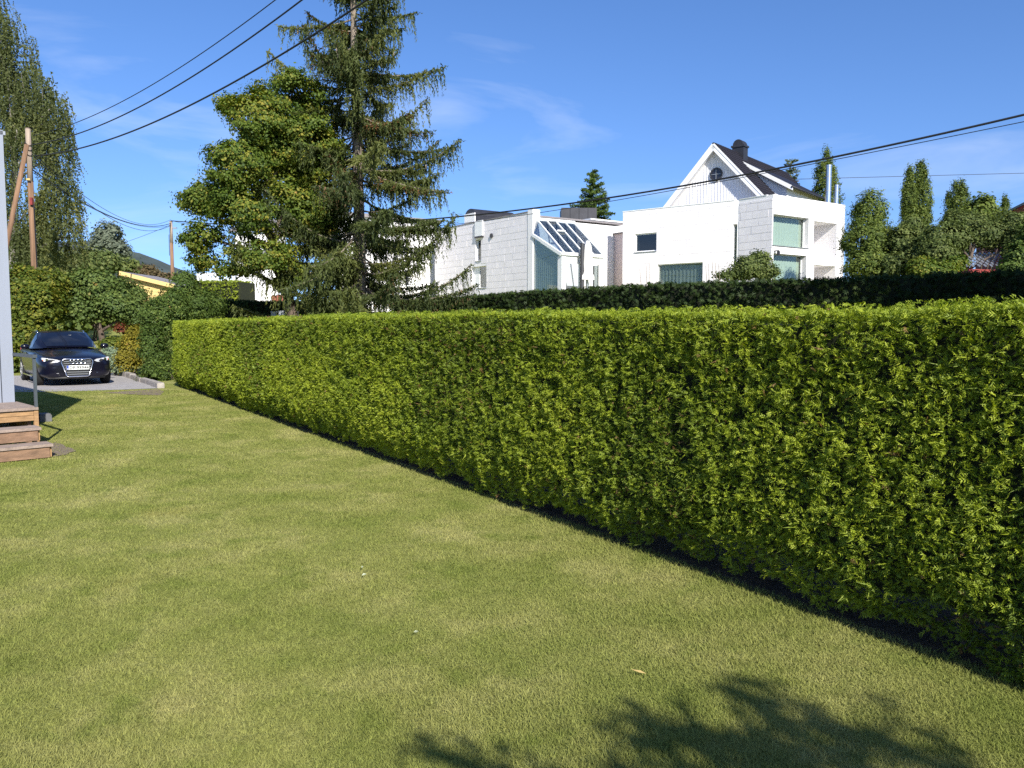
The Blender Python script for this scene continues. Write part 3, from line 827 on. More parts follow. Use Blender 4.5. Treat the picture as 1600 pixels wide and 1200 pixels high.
# ================================================================== HOUSES
AX = math.radians(-35)
A2 = np.array([math.sin(AX), math.cos(AX)]); B2 = np.array([math.cos(AX), -math.sin(AX)])   # A2 recedes left, B2 recedes right
A3, B3 = v3(A2[0], A2[1], 0), v3(B2[0], B2[1], 0)
CUBE = None
def cube_mesh(mat):
    key = 'block_' + mat
    if key in bpy.data.meshes: return bpy.data.meshes[key]
    mb = MB(); mb.box((0, 0, 0), (1, 0, 0), (0, 1, 0), (0, 0, 1))
    me = bpy.data.meshes.new(key); me.from_pydata(mb.v, [], mb.f); me.materials.append(M[mat]); return me
def wall(parent, O, d, n_out, L, z0, z1, openings, mat, thick=.35, name='wall'):
    """vertical wall from O along d (2d), outer face towards n_out; openings (s0,s1,z0,z1)"""
    ss_ = sorted({0.0, L, *[q for o in openings for q in o[:2]]}); zs = sorted({z0, z1, *[q for o in openings for q in o[2:]]})
    ss_ = [q for q in ss_ if 0 <= q <= L]; zs = [q for q in zs if z0 <= q <= z1]
    mb = MB(); d3 = v3(d[0], d[1], 0); n3 = v3(n_out[0], n_out[1], 0)
    for i in range(len(ss_) - 1):
        run = None
        for j in range(len(zs) - 1):
            sc_, zc = (ss_[i] + ss_[i + 1]) / 2, (zs[j] + zs[j + 1]) / 2
            hole = any(o[0] < sc_ < o[1] and o[2] < zc < o[3] for o in openings)
            if not hole: run = (run[0] if run else zs[j], zs[j + 1])
            if (hole or j == len(zs) - 2) and run:
                mb.box(v3(O[0], O[1], run[0]) + d3 * ss_[i], d3 * (ss_[i + 1] - ss_[i]), -n3 * thick, Z3 * (run[1] - run[0])); run = None
    return mb.build(name, mat, parent)
def blocks(parent, O, d, n_out, s0, s1, z0, z1, bw, bh, openings, mat, proud=.022, joint=.022, seed=0):
    """running-bond masonry blocks proud of the wall, one object each"""
    rnd = random.Random(seed); me = cube_mesh(mat); d3 = v3(d[0], d[1], 0); n3 = v3(n_out[0], n_out[1], 0)
    org = origin_of(parent); ang = math.atan2(d[1], d[0])
    flip = np.cross(d3, -n3)[2] < 0
    z = z0; r = 0; cnt = 0
    while z < z1 - .08:
        h = min(bh, z1 - z)
        s = s0 - (bw * (.5 if r % 2 else 0)) - rnd.uniform(0, .3)
        while s < s1 - .05:
            w = bw * rnd.uniform(.82, 1.18)
            segs = [(max(s, s0), min(s + w, s1))]
            for o in openings:
                if o[2] < z + h - .02 and o[3] > z + .02:
                    ns = []
                    for a, b in segs:
                        if o[1] <= a or o[0] >= b: ns.append((a, b))
                        else:
                            if o[0] > a: ns.append((a, o[0]))
                            if o[1] < b: ns.append((o[1], b))
                    segs = ns
            for a, b in segs:
                if b - a < .1: continue
                ob = link('block', me, parent)
                j = proud + rnd.uniform(-.006, .006)
                p = v3(O[0], O[1], z + joint / 2) + d3 * (a + joint / 2) + (n3 * j if not flip else -n3 * .01)
                ob.location = p - org
                ob.rotation_euler = (0, 0, ang)
                ob.scale = (b - a - joint, (j + .01) * (1 if not flip else 1), h - joint)
                if flip: pass
                cnt += 1
            s += w
        z += bh; r += 1
def window(parent, O, d, n_out, s0, s1, z0, z1, inset=.16, frame=.07, fmat='white_paint', glass='glass', back=None, curtain=None, sill=True, bars=(), depth_room=.9):
    d3 = v3(d[0], d[1], 0); n3 = v3(n_out[0], n_out[1], 0)
    o = v3(O[0], O[1], 0) + d3 * s0 - n3 * inset
    mb = MB(); W, Hh = s1 - s0, z1 - z0
    mb.box(o + Z3 * z0, d3 * frame, -n3 * .06, Z3 * Hh); mb.box(o + Z3 * z0 + d3 * (W - frame), d3 * frame, -n3 * .06, Z3 * Hh)
    mb.box(o + Z3 * z0 + d3 * frame, d3 * (W - 2 * frame), -n3 * .06, Z3 * frame); mb.box(o + Z3 * (z1 - frame) + d3 * frame, d3 * (W - 2 * frame), -n3 * .06, Z3 * frame)
    for b in bars: mb.box(o + Z3 * (z0 + frame) + d3 * (W * b - .03), d3 * .06, -n3 * .05, Z3 * (Hh - 2 * frame))
    w = mb.build('window', fmat, parent)
    mb = MB(); mb.box(o + Z3 * (z0 + frame * .6) + d3 * frame * .6 - n3 * .02, d3 * (W - 1.2 * frame), -n3 * .012, Z3 * (Hh - 1.2 * frame)); mb.build('pane', glass, w)
    if sill:
        mb = MB(); mb.box(o + Z3 * (z0 - .03) - d3 * .03 - n3 * .02, d3 * (W + .06), n3 * (inset + .09), Z3 * .028); mb.build('sill', 'galv', w)
    if curtain:
        f0, f1, cm, amp = curtain
        m = int((f1 - f0) * W / .05); vs = []; fs = []
        for i in range(m + 1):
            t = f0 + (f1 - f0) * i / m
            a = amp * (math.sin(i * 2 * math.pi / 5.3) + .4 * math.sin(i * 1.31))
            p = o + d3 * W * t - n3 * (.2 + a)
            vs += [p + Z3 * (z0 + .03), p + Z3 * (z1 - .02)]
            if i: fs.append((2 * i - 2, 2 * i, 2 * i + 1, 2 * i - 1))
        mb = MB(); mb.add(vs, fs); mb.build('curtain', cm, w, smooth=True)
    if back:
        mb = MB(); e = .02
        q = o + Z3 * (z0 - .02) - d3 * .02 - n3 * .10
        D = depth_room
        a, b, c = d3 * (W + .04), -n3 * D, Z3 * (Hh + .04)
        P = [q, q + a, q + a + b, q + b]
        P2 = [p + c for p in P]
        mb.add(P + P2, [(0, 1, 2, 3), (7, 6, 5, 4), (1, 5, 6, 2), (2, 6, 7, 3), (3, 7, 4, 0)]); mb.build('room', back, w)
    return w
def slab(parent, name, P, z0, z1, mat):
    mb = MB(); mb.prism([v3(p[0], p[1], z0) for p in P], Z3 * (z1 - z0)); return mb.build(name, mat, parent)

# ---------------------------------------------------------------- house B: white flat-roofed box
nL = -B2                                   # outward of walls that run along A2
nR = -A2                                   # outward of walls that run along B2
P0 = np.array([16.12, 50.0]); ztB = EYE + 203 / FPX * 50
gB = tzf(16, 50) - .3
hb = thing('white_box_house', (P0[0] + 3, P0[1] + 3, gB), 'white flat roofed box house with green curtained windows and an open corner loggia', 'house')
LR = 7.6
def swz(O, d, px0, py0, px1, py1):
    s0, z1 = on_wall(O, d, px0, py0); s1, _ = on_wall(O, d, px1, py1); z0 = on_wall(O, d, px0, py1)[1]
    return (s0, s1, z0, z1)
w_up = swz(P0, B2, 1208.5, 334, 1263, 383); w_lo = swz(P0, B2, 1208.5, 395.5, 1259, 445)
n_up = swz(P0, B2, 1272, 345, 1306.5, 405); n_lo = swz(P0, B2, 1272, 413.5, 1304.5, 450)
wall(hb, P0, B2, nR, LR, gB, ztB, [w_up, w_lo, n_up, n_lo], 'white_wall', .45)
for o_, sl in ((w_up, True), (w_lo, False)):
    window(hb, P0, B2, nR, *o_, inset=.36, frame=.06, curtain=(0.0, 1.0, 'curtain', .028), back='room_grey', sill=sl)
n3R = v3(nR[0], nR[1], 0); n3L = v3(nL[0], nL[1], 0)
for o_ in (n_up, n_lo):                     # loggia lining
    q = v3(P0[0], P0[1], o_[2]) + B3 * o_[0] - n3R * .45; D = 1.7
    W = o_[1] - o_[0]; Hh = o_[3] - o_[2]
    mb = MB(); mb.box(q - B3 * .1, B3 * .1, -n3R * D, Z3 * Hh); mb.box(q + B3 * W, B3 * .1, -n3R * D, Z3 * Hh)
    mb.box(q - B3 * .1 - Z3 * .1, B3 * (W + .2), -n3R * D, Z3 * .1); mb.box(q - B3 * .1 + Z3 * Hh, B3 * (W + .2), -n3R * D, Z3 * .1)
    mb.box(q - B3 * .1 - Z3 * .1 - n3R * D, B3 * (W + .2), -n3R * .1, Z3 * (Hh + .2)); mb.build('loggia', 'white_wall', hb)
# left wall of the box, then the long angled wing
wall(hb, P0 + A2 * .455, A2, nL, 2.2, gB, ztB, [], 'white_wall', .35)
blocks(hb, P0, A2, nL, .03, 2.62, gB + .6, ztB - .22, 1.1, .48, [], 'white_block', seed=3)
GA = math.radians(-51); G2 = np.array([math.sin(GA), math.cos(GA)]); R2 = np.array([math.cos(GA), -math.sin(GA)]); G3, R3 = v3(G2[0], G2[1], 0), v3(R2[0], R2[1], 0)
nG = -R2
P1 = P0 + A2 * 2.63
LW = 8.65
sq = swz(P1, G2, 1026, 363, 992, 392); sq = (sq[0], sq[1], sq[2], sq[3])
big = swz(P1, G2, 1098, 409.5, 1027, 452); slit = swz(P1, G2, 1151, 350, 1146, 440)
slit = (.10, .38, slit[2], slit[3])
ops = [sq, big, slit]
wall(hb, P1, G2, nG, LW, gB, ztB - .02, ops, 'white_wall', .4)
blocks(hb, P1, G2, nG, .5, LW - .02, gB + .6, ztB - .25, 1.15, .48, ops, 'white_block', proud=.007, joint=.014, seed=5)
window(hb, P1, G2, nG, *sq, inset=.12, back='room_dark', glass='glass_dark', frame=.08, curtain=(.88, 1.0, 'curtain', .02))
window(hb, P1, G2, nG, *big, inset=.14, back='room_dark', frame=.05, curtain=(0, 1, 'curtain_dark', .05), sill=False)
window(hb, P1, G2, nG, *slit, inset=.18, back='room_grey', frame=.04, curtain=(0, 1, 'curtain', .01), sill=False)
P1e = P1 + G2 * LW
Pr = P0 + B2 * LR
roof_poly = [P0 + .02, Pr, Pr + A2 * 6, P1e + B2 * 6, P1e]
slab(hb, 'roof', [P0 + A2 * .5 + B2 * .5, Pr + A2 * .5 - B2 * .5, Pr + A2 * 8, P1e + R2 * 6, P1e + R2 * .5], ztB - .35, ztB - .25, 'grey_roof')
wall(hb, Pr, A2, B2, 8, gB, ztB - .003, [], 'white_wall', .35, name='side_wall')
wall(hb, P1e + R2 * .41, R2, G2, 5.5, gB, ztB - .03, [], 'white_wall', .35, name='side_wall')
mb = MB(); mb.box(v3(*P1e, ztB - .015) - v3(*nG, 0) * .42 + G3 * .02, -G3 * (LW - .3), v3(*nG, 0) * .45, Z3 * .05); mb.build('coping', 'white_paint', hb)
mb = MB(); mb.box(v3(*P0, ztB + .003) + A3 * 2.6 + n3L * .03, -A3 * 2.1, -n3L * .4, Z3 * .04); mb.build('coping', 'white_paint', hb)
# steel flues on its roof
for k, (px, pyt, pyb, dep, r) in enumerate([(1293.5, 258, 324, 54.6, .185), (1306.3, 289, 326, 55.2, .15)]):
    a, b = at(px, pyb, dep), at(px, pyt, dep)
    b = v3(a[0], a[1], b[2]); mb = MB(); h = b[2] - a[2]
    mb.tube([v3(a[0], a[1], ztB - .4), v3(a[0], a[1], b[2] - .12)], r, 16); mb.tube([v3(a[0], a[1], b[2] - .12), v3(a[0], a[1], b[2])], r * 1.12, 16)
    t = thing('steel_flue', (a[0], a[1], ztB - .3), ['tall shiny steel flue pipe on the white box roof', 'short shiny steel flue pipe beside the taller one on the white roof'][k], 'flue')
    mb.build('pipe', 'steel', t, smooth=False); 
    for q in (.35, .7):
        mb = MB(); zc = ztB + (b[2] - ztB) * q; mb.tube([v3(a[0], a[1], zc), v3(a[0], a[1], zc + .06)], r * 1.06, 16); mb.build('clamp_band', 'galv', t)
# wall lantern at the near corner
lp = v3(*P0, EYE + (510 - 394) / FPX * 50) + n3R * .02 + B3 * .15
mb = MB(); mb.box(lp, B3 * .14, n3R * .3, Z3 * .06); mb.box(lp + n3R * .2 - Z3 * .25, B3 * .14, n3R * .14, Z3 * .24)
tag(mb.build('wall_lamp', 'dark_frame', None, base=tuple(lp)), 'small dark wall lamp at the corner of the white box house', 'lamp')

# ---------------------------------------------------------------- gabled house behind it
Ya = 58.0; ap = at(1114.5, 226, Ya); apz = ap[2]; apx = ap[:2]
hg = thing('gabled_house', (ap[0] + 5, ap[1] + 5, tzf(ap[0] + 5, ap[1] + 5)), 'white boarded gable house with black tiled roof and round attic window', 'house')
half = 4.9; sl = math.tan(math.radians(47)); ez = apz - half * sl
inset_g = .55
g0 = apx + R2 * inset_g
mb = MB(); gz = tzf(g0[0], g0[1]) - .5
th = .25
hw = half - .55
P = [v3(*(g0 + G2 * hw), gz), v3(*(g0 - G2 * hw), gz), v3(*(g0 - G2 * hw), apz - hw * sl - th), v3(*g0, apz - th), v3(*(g0 + G2 * hw), apz - hw * sl - th)]
mb.prism(P, R3 * 13.5); mb.build('wall', 'white_wall', hg)
mb = MB()                                   # vertical battens of the gable
for i in range(-19, 20):
    s = i * .22; top = apz - abs(s) * sl - th - .12; mb.box(v3(*(g0 + G2 * s - R2 * .03), ez - .8), G3 * .05, R3 * .035, Z3 * (top - ez + .8))
o = mb.build('batten_cladding', 'white_paint', hg); o['kind'] = 'stuff'
# roof planes with tile courses
LRf = 14.6
def roof_side(sg, name):
    mb = MB(); nrow = 22; ncol = 60
    dn = G3 * sg * math.cos(math.radians(47)) - Z3 * math.sin(math.radians(47)); nrm = G3 * sg * math.sin(math.radians(47)) + Z3 * math.cos(math.radians(47))
    Ls = half / math.cos(math.radians(47)); o = v3(*apx, apz)
    vs, fs = [], []
    for r in range(nrow):
        for e in (0, 1):
            for c in range(ncol * 4 + 1):
                w = .035 * math.cos(c / 4 * 2 * math.pi)
                vs.append(o + R3 * (LRf * c / (ncol * 4)) + dn * (Ls * (r + e) / nrow) + nrm * (.05 + w + (.0 if e == 0 else .045)))
        b = r * 2 * (ncol * 4 + 1)
        for c in range(ncol * 4):
            q = (b + c, b + c + 1, b + ncol * 4 + 2 + c, b + ncol * 4 + 1 + c)
            fs.append(q if sg < 0 else tuple(reversed(q)))
    mb.add(vs, fs); t = mb.build(name, 'tile_black', hg); t['kind'] = 'stuff'
    mb = MB(); mb.box(o + R3 * .05 - nrm * .16, R3 * (LRf - .1), dn * (Ls - .02), nrm * .15); mb.build('roof_deck', 'white_paint', hg)
    mb = MB(); mb.box(o - nrm * .27 - R3 * .03, R3 * .06, dn * (Ls + .05), nrm * .27); mb.build('bargeboard', 'white_paint', hg)
    mb = MB(); mb.box(o - nrm * .02 - R3 * .055, R3 * .024, dn * (Ls + .05), nrm * .13); mb.build('bargeboard', 'white_paint', hg)
    return o, dn, nrm, Ls
roof_side(1, 'roof_tiles'); oR, dnR, nrR, LsR = roof_side(-1, 'roof_tiles')
mb = MB()
for i in range(36):
    q = v3(*apx, apz + .03) + R3 * (i * LRf / 36); mb.tube([q, q + R3 * (LRf / 36 * 1.08)], [.13, .155], 8)
o = mb.build('ridge_tiles', 'tile_black', hg); o['kind'] = 'stuff'
# round window
rw = v3(*(g0 - R2 * .06 - G2 * .05), at(1115, 271, Ya)[2])
def ring(c, u, w, n, r0, r1, dep, k=28):
    mb = MB(); vs, fs = [], []
    for i in range(k):
        a = 2 * math.pi * i / k; e = math.cos(a) * u + math.sin(a) * w
        vs += [c + e * r0, c + e * r1, c + e * r1 + n * dep, c + e * r0 + n * dep]
    for i in range(k):
        j = (i + 1) % k
        for q in range(4): fs.append((i * 4 + q, i * 4 + (q + 1) % 4, j * 4 + (q + 1) % 4, j * 4 + q))
    return mb.add(vs, fs)
mb = ring(rw, G3, Z3, -R3, .36, .47, .08); w = mb.build('window', 'dark_frame', hg)
mb = MB(); mb.add([rw + .38 * (math.cos(a) * G3 + math.sin(a) * Z3) - R3 * .03 for a in np.linspace(0, 2 * math.pi, 24, endpoint=False)], [tuple(range(24))]); mb.build('pane', M['glass_solid'] if 'glass_solid' in M else 'dark_metal', w)
mb = MB(); mb.box(rw - G3 * .36 - Z3 * .02 - R3 * .045, G3 * .72, -R3 * .03, Z3 * .04); mb.box(rw - Z3 * .36 - G3 * .02 - R3 * .0475, G3 * .04, -R3 * .028, Z3 * .72); mb.build('muntin', 'galv', w)
# chimney
cc = v3(*(apx + R2 * 4.4 - G2 * .1), apz - .5)
ch = MB(); ch.box(cc - G3 * .45 - R3 * .4, G3 * .9, R3 * .8, Z3 * 1.15); ch.box(cc - G3 * .52 - R3 * .47 + Z3 * 1.0, G3 * 1.04, R3 * .94, Z3 * .14)
cho = ch.build('chimney', 'dark_metal', hg)
mb = MB(); vs, fs = [], []
for i in range(9):
    a = math.pi * i / 8; e = G3 * math.cos(a) * .40 + Z3 * (math.sin(a) * .42 + 1.15)
    vs += [cc + e - R3 * .42, cc + e + R3 * .42]
    if i: fs.append((2 * i - 2, 2 * i, 2 * i + 1, 2 * i - 1))
fs += [tuple(range(0, 18, 2))[::-1], tuple(range(1, 18, 2))]
mb.add(vs, fs); mb.build('barrel_cap', 'dark_metal', cho)
# dormer on the right slope: raised roof with white edge
d0 = oR + R3 * 3.2
mb = MB(); q0 = d0 + dnR * 1.2; nn = nrR
e1 = q0 + (dnR * .86 + nrR * .5) * 0
outv = -G3 * .86 - Z3 * .50
Ld = 4.3
top0 = d0 + dnR * 1.15 + nrR * .12
mb.prism([top0, top0 + outv * Ld, top0 + outv * Ld - Z3 * .16, top0 - Z3 * .16], R3 * 7.5); dm = mb.build('dormer_roof', 'tile_black', hg)
mb = MB(); mb.prism([top0 - Z3 * .02, top0 + outv * (Ld + .05) - Z3 * .02, top0 + outv * (Ld + .05) - Z3 * .34, top0 - Z3 * .30], -R3 * .06); mb.build('dormer_fascia', 'white_paint', dm)
mb = MB(); mb.prism([top0 - Z3 * .2 + R3 * .3, top0 + outv * (Ld - .6) - Z3 * .2 + R3 * .3, top0 + outv * (Ld - .6) - Z3 * 2.4 + R3 * .3], R3 * 6.9); mb.build('dormer_cheek', 'white_wall', dm)
q = top0 + outv * (Ld + .02) - Z3 * .1
mb = MB(); mb.tube([q - R3 * .1, q + R3 * 7.6], .075, 8); mb.build('gutter', 'dark_metal', dm, smooth=True)

# ---------------------------------------------------------------- house A: white block house with a glazed room
A0 = np.array([1.48, 56.0]); ztA = EYE + 179 / FPX * 56; gA = tzf(1.5, 56) - .5
ha = thing('white_block_house', (A0[0], A0[1] + 5, gA), 'white painted block masonry house with dark barrel rooflight and glass lean-to', 'house')
LA = 13.8
wA1 = swz(A0, A2, 760, 415, 737, 449); wA2 = swz(A0, A2, 752, 373, 743.5, 407)
wA1 = (wA1[0], wA1[1], wA1[2], wA1[3]); notch = swz(A0, A2, 756, 346, 744.5, 368)
ops = [wA1, wA2]
wall(ha, A0 + A2 * .62, A2, nL, LA - .62, gA, ztA - .09, [(o[0] - .62, o[1] - .62, o[2], o[3]) for o in ops], 'white_wall', .4)
blocks(ha, A0, A2, nL, .66, LA, gA + .8, ztA - .12, 1.15, .48, ops, 'white_block', proud=.018, joint=.024, seed=9)
mb = MB(); mb.box(v3(*A0, gA) + n3L * .05, A3 * .6, -n3L * .62, Z3 * (ztA - gA + .06)); mb.build('end_pier', 'white_wall', ha)
mb = MB(); mb.box(v3(*A0, ztA - .085) + A3 * .65 + n3L * .05, A3 * (LA - .65), -n3L * .5, Z3 * .07); mb.build('coping', 'grey_roof', ha)
window(ha, A0, A2, nL, wA1[0], wA1[0] + (wA1[1] - wA1[0]) * .6, wA1[2], wA1[3], inset=.22, back='room_dark', glass='glass_dark', frame=.05)
mb = MB(); s_ = wA1[0] + (wA1[1] - wA1[0]) * .6; mb.box(v3(*A0, wA1[2]) + A3 * (s_ + .002) - n3L * .2, A3 * (wA1[1] - s_ - .004), -n3L * .1, Z3 * (wA1[3] - wA1[2] - .004)); mb.build('window_panel', 'white_paint', ha)
window(ha, A0, A2, nL, *wA2, inset=.2, back='room_dark', glass='glass_dark', frame=.06)
mb = MB(); mb.box(v3(*A0, notch[2]) + A3 * notch[0] + n3L * .035, A3 * (notch[1] - notch[0]), n3L * .12, Z3 * (notch[3] - notch[2] + .1)); mb.build('scupper_box', 'white_paint', ha)
mb = MB(); mb.box(v3(*A0, notch[2] - .12) + A3 * (notch[0] - .03) + n3L * .03, A3 * (notch[1] - notch[0] + .06), n3L * .15, Z3 * .1); mb.build('scupper_trim', 'dark_frame', ha)
vp = swz(A0, A2, 771, 364, 767, 372); vc = v3(*A0, (vp[2] + vp[3]) / 2) + A3 * (vp[0] + vp[1]) / 2 + n3L * .03
mb = MB(); mb.tube([vc, vc + n3L * .09], .17, 14); mb.build('vent', 'dark_frame', ha)
slab(ha, 'roof', [A0 + A2 * .7 + B2 * .5, A0 + A2 * LA + B2 * .5, A0 + A2 * LA + B2 * 9, A0 + B2 * 9 + A2 * .7], ztA - .32, ztA - .2, 'grey_roof')
# dark barrel rooflight running back from the wall top
s1_ = on_wall(A0, A2, 733, 340)[0]; Pb = A0 + A2 * s1_
LB = on_wall(Pb + B2 * .1, B2, 797, 340)[0]
rb_ = .80; zb_ = at(724, 326, Pb[1])[2] - rb_ * .72
vs, fs = [], []; m = 12
for i in range(m + 1):
    a = math.pi * i / m
    for q in (0, LB): vs.append(v3(*Pb, zb_) - A3 * (math.cos(a) * rb_) + Z3 * (math.sin(a) * rb_ * .72) + B3 * (q + .1))
    if i: fs.append((2 * i - 2, 2 * i - 1, 2 * i + 1, 2 * i))
fs += [tuple(range(0, 2 * m + 2, 2))[::-1], tuple(range(1, 2 * m + 2, 2))]
mb = MB(); mb.add(vs, fs); bar = mb.build('barrel_roof', 'dark_metal', ha)
mb = MB(); mb.box(v3(*Pb, ztA - .25) - A3 * (rb_ - .02) + B3 * .12, A3 * (2 * rb_ - .04), B3 * (LB - .04), Z3 * (zb_ - ztA + .25)); mb.build('barrel_side', 'dark_metal', bar)
mb = MB(); mb.box(v3(*Pb, ztA - .3) - A3 * (rb_ - .05) + B3 * .03, A3 * (2 * rb_ - .1), B3 * .08, Z3 * (zb_ - ztA + .5)); mb.build('roof_upstand', 'white_wall', bar)
# glazed lean-to
zR, zE = 8.98, 6.36
C0 = A0 - A2 * 3.2
Lg = 3.55
rL = v3(*(A0 + B2 * .25), zR); rR = v3(*(A0 + B2 * Lg), zR); eL = v3(*(C0 + B2 * .25), zE); eR = v3(*(C0 + B2 * (Lg + .1)), zE)
gr = thing('glass_room', (C0[0] + 1.5, C0[1] + 1.5, gA), 'white framed glass lean-to with sloping glazed roof and pale green curtains', 'conservatory')
up_r = unit(np.cross(eR - eL, rL - eL)); up_r = up_r if up_r[2] > 0 else -up_r
def bar3(p, q, w, h, name, mat='white_paint', par=None, up=None):
    up = Z3 if up is None else up
    t = unit(q - p); sd = unit(np.cross(t, up)); u2 = np.cross(sd, t); mb = MB()
    mb.box(p - sd * w / 2 - u2 * h / 2, q - p, sd * w, u2 * h); return mb.build(name, mat, par if par is not None else gr)
nb = 5
for i in range(nb):
    t = i / (nb - 1); bar3(rL * (1 - t) + rR * t, eL * (1 - t) + eR * t, .09, .10, 'rafter', up=up_r)
bar3(rL - B3 * .1, rR + B3 * .1, .18, .2, 'ridge_beam'); bar3(eL - B3 * .35, eR + B3 * .1, .2, .2, 'eave_beam')
mid_l = rL * .62 + eL * .38; mid_r = rR * .62 + eR * .38
for i in range(nb - 1):
    t0, t1 = (i + .07) / (nb - 1), (i + .93) / (nb - 1)
    mb = MB(); mb.prism([rL * (1 - t0) + rR * t0, eL * (1 - t0) + eR * t0, eL * (1 - t1) + eR * t1, rL * (1 - t1) + rR * t1], up_r * .02); mb.build('roof_pane', 'glass_roof', gr)
# opening light in the second bay
t0, t1 = .27, .48
q = [rL * (1 - t) + rR * t for t in (t0, t1)]; w_ = [eL * (1 - t) + eR * t for t in (t0, t1)]
for f in (.05, .36): bar3(q[0] * (1 - f) + w_[0] * f + up_r * .12, q[1] * (1 - f) + w_[1] * f + up_r * .12, .1, .08, 'roof_light_frame', up=up_r)
# hip pane to the rake over the side wall
kL = v3(*A0, 7.87) + n3L * .02; kE = v3(*C0, 6.30) + n3L * .02
bar3(kL, kE, .2, .2, 'rake_beam')
mb = MB(); mb.prism([rL, eL, kE, kL], n3L * .015 + Z3 * .01); mb.build('roof_pane', 'glass_roof', gr)
# side wall of glass with curtains
zb = gA
mb = MB(); mb.box(v3(*C0, zb) + n3L * .02, A3 * .45, -n3L * .3, Z3 * (6.2 - zb)); mb.build('corner_post', 'white_paint', gr)
mb = MB(); mb.box(v3(*A0, zb) - A3 * .1 + n3L * .02, A3 * .1, -n3L * .2, Z3 * (7.75 - zb)); mb.build('side_post', 'white_paint', gr)
mb = MB(); mb.prism([v3(*C0, zb) + A3 * .45, v3(*A0, zb) - A3 * .1, v3(*A0, 7.7) - A3 * .1, v3(*C0, 6.4) + A3 * .45], -n3L * .02); mb.build('side_pane', 'glass', gr)
vs, fs = [], []
for i in range(57):
    t = i / 56; p = v3(*C0, 0) + A3 * (.47 + 2.6 * t) - n3L * (.16 + .035 * math.sin(i * 1.25))
    vs += [p + Z3 * zb, p + Z3 * (6.28 + 1.25 * t)]
    if i: fs.append((2 * i - 2, 2 * i, 2 * i + 1, 2 * i - 1))
mb = MB(); mb.add(vs, fs); mb.build('curtain', 'curtain', gr, smooth=True)
# front: posts, panes, doorway
fz = 6.25
for s_, w_ in ((.0, .35), (1.55, .16), (2.2, .5), (3.25, .4)):
    mb = MB(); mb.box(v3(*C0, zb) + B3 * (s_ + .004) - n3R * .03, B3 * w_, -n3R * .16, Z3 * (fz - zb)); mb.build('front_post', 'white_paint', gr)
mb = MB(); mb.box(v3(*C0, 5.75) + B3 * .36 - n3R * .05, B3 * 2.88, -n3R * .12, Z3 * .5); mb.build('front_lintel', 'white_paint', gr)
mb = MB(); mb.box(v3(*C0, zb) + B3 * 2.72 - n3R * .1, B3 * .52, -n3R * .02, Z3 * (5.7 - zb)); mb.build('front_pane', 'glass_dark', gr)
mb = MB(); mb.box(v3(*C0, zb) + B3 * 2.72 - n3R * .5, B3 * .52, -n3R * .03, Z3 * (5.7 - zb)); mb.build('inner_blind', 'room_grey', gr)
mb = MB(); mb.box(v3(*A0, gA) + B3 * .2 - A3 * .1, B3 * 9, A3 * .3, Z3 * (zR - gA)); mb.build('back_wall', 'white_wall', gr)
mb = MB(); mb.box(v3(*C0, gA - .1) + B3 * .1 + A3 * .2, B3 * 3.4, A3 * 2.9, Z3 * .5); mb.build('floor', 'room_grey', gr)
# closed parasol on the terrace
pp = C0 + B2 * 1.75 - A2 * .5; pb = v3(*pp, tzf(*pp)); pz1 = EYE + (510 - 378) / FPX * pp[1]; pz0 = EYE + (510 - 438) / FPX * pp[1]
par = thing('closed_parasol', tuple(pb), 'closed white parasol standing before the glass room', 'parasol')
mb = MB(); mb.tube([pb, v3(pb[0], pb[1], pz1)], .035, 8); mb.build('pole', 'galv', par)
vs, fs = [], []; K = 16
prof = [(0, .1), (.12, .22), (.35, .27), (.6, .30), (.78, .24), (.9, .42), (1.0, .46)]
for t, r in prof:
    for k in range(K):
        a = 2 * math.pi * k / K; rr = r * (1 + .18 * math.cos(k * math.pi)) * (1 + .1 * math.sin(3 * a + t * 4))
        vs.append(v3(pb[0] + rr * math.cos(a), pb[1] + rr * math.sin(a), pz1 + (pz0 - pz1) * t))
for r in range(len(prof) - 1):
    for k in range(K): fs.append((r * K + k, r * K + (k + 1) % K, (r + 1) * K + (k + 1) % K, (r + 1) * K + k))
mb = MB(); mb.add(vs, fs); mb.build('canopy', 'fabric_white', par, smooth=True)
dp = v3(*(C0 + B2 * 1.35 - A2 * .45), tzf(*pp))
mb = MB(); mb.tube([dp, dp + Z3 * (EYE + (510 - 381) / FPX * 53.5 - dp[2])], .14, 8); tag(mb.build('dark_parasol', 'dark_frame', None, base=tuple(dp)), 'narrow dark upright beside the white parasol', 'parasol')
# recessed wall between the two houses
Pm = P1e + G2 * .0
link_ = thing('link_wall', (Pm[0] - 1, Pm[1] + 3, gA), 'pinkish rendered wall with small window linking the two white houses', 'wall')
LM = 4.2
M0 = Pm + R2 * 1.2 - G2 * .2
zM = EYE + (510 - 364) / FPX * M0[1]
wm = swz(M0, A2, 947, 373, 932, 411); dm_ = swz(M0, A2, 945.5, 418, 935, 460)
wall(link_, M0, A2, nL, LM, gA, zM, [wm, dm_], 'pink_wall', .3)
window(link_, M0, A2, nL, *wm, inset=.06, frame=.07, back='room_dark', glass='glass_dark', fmat='white_paint')
window(link_, M0, A2, nL, *dm_, inset=.12, frame=.04, back='room_dark', glass='glass_dark', fmat='dark_frame', sill=False)
mb = MB(); q = v3(*M0, wm[2] - .12) + A3 * (wm[0] - .1) + n3L * .03; mb.box(q, A3 * (wm[1] - wm[0] + .25), n3L * .1, Z3 * .1)
mb.box(q + Z3 * .1 - A3 * .12, A3 * .12, n3L * .1, Z3 * (wm[3] - wm[2] + .2)); mb.build('window_surround', 'white_paint', link_)
mb = MB(); mb.box(v3(*M0, zM + .003) + n3L * .15, A3 * LM, -n3L * .6, Z3 * .08); mb.build('coping', 'grey_roof', link_)
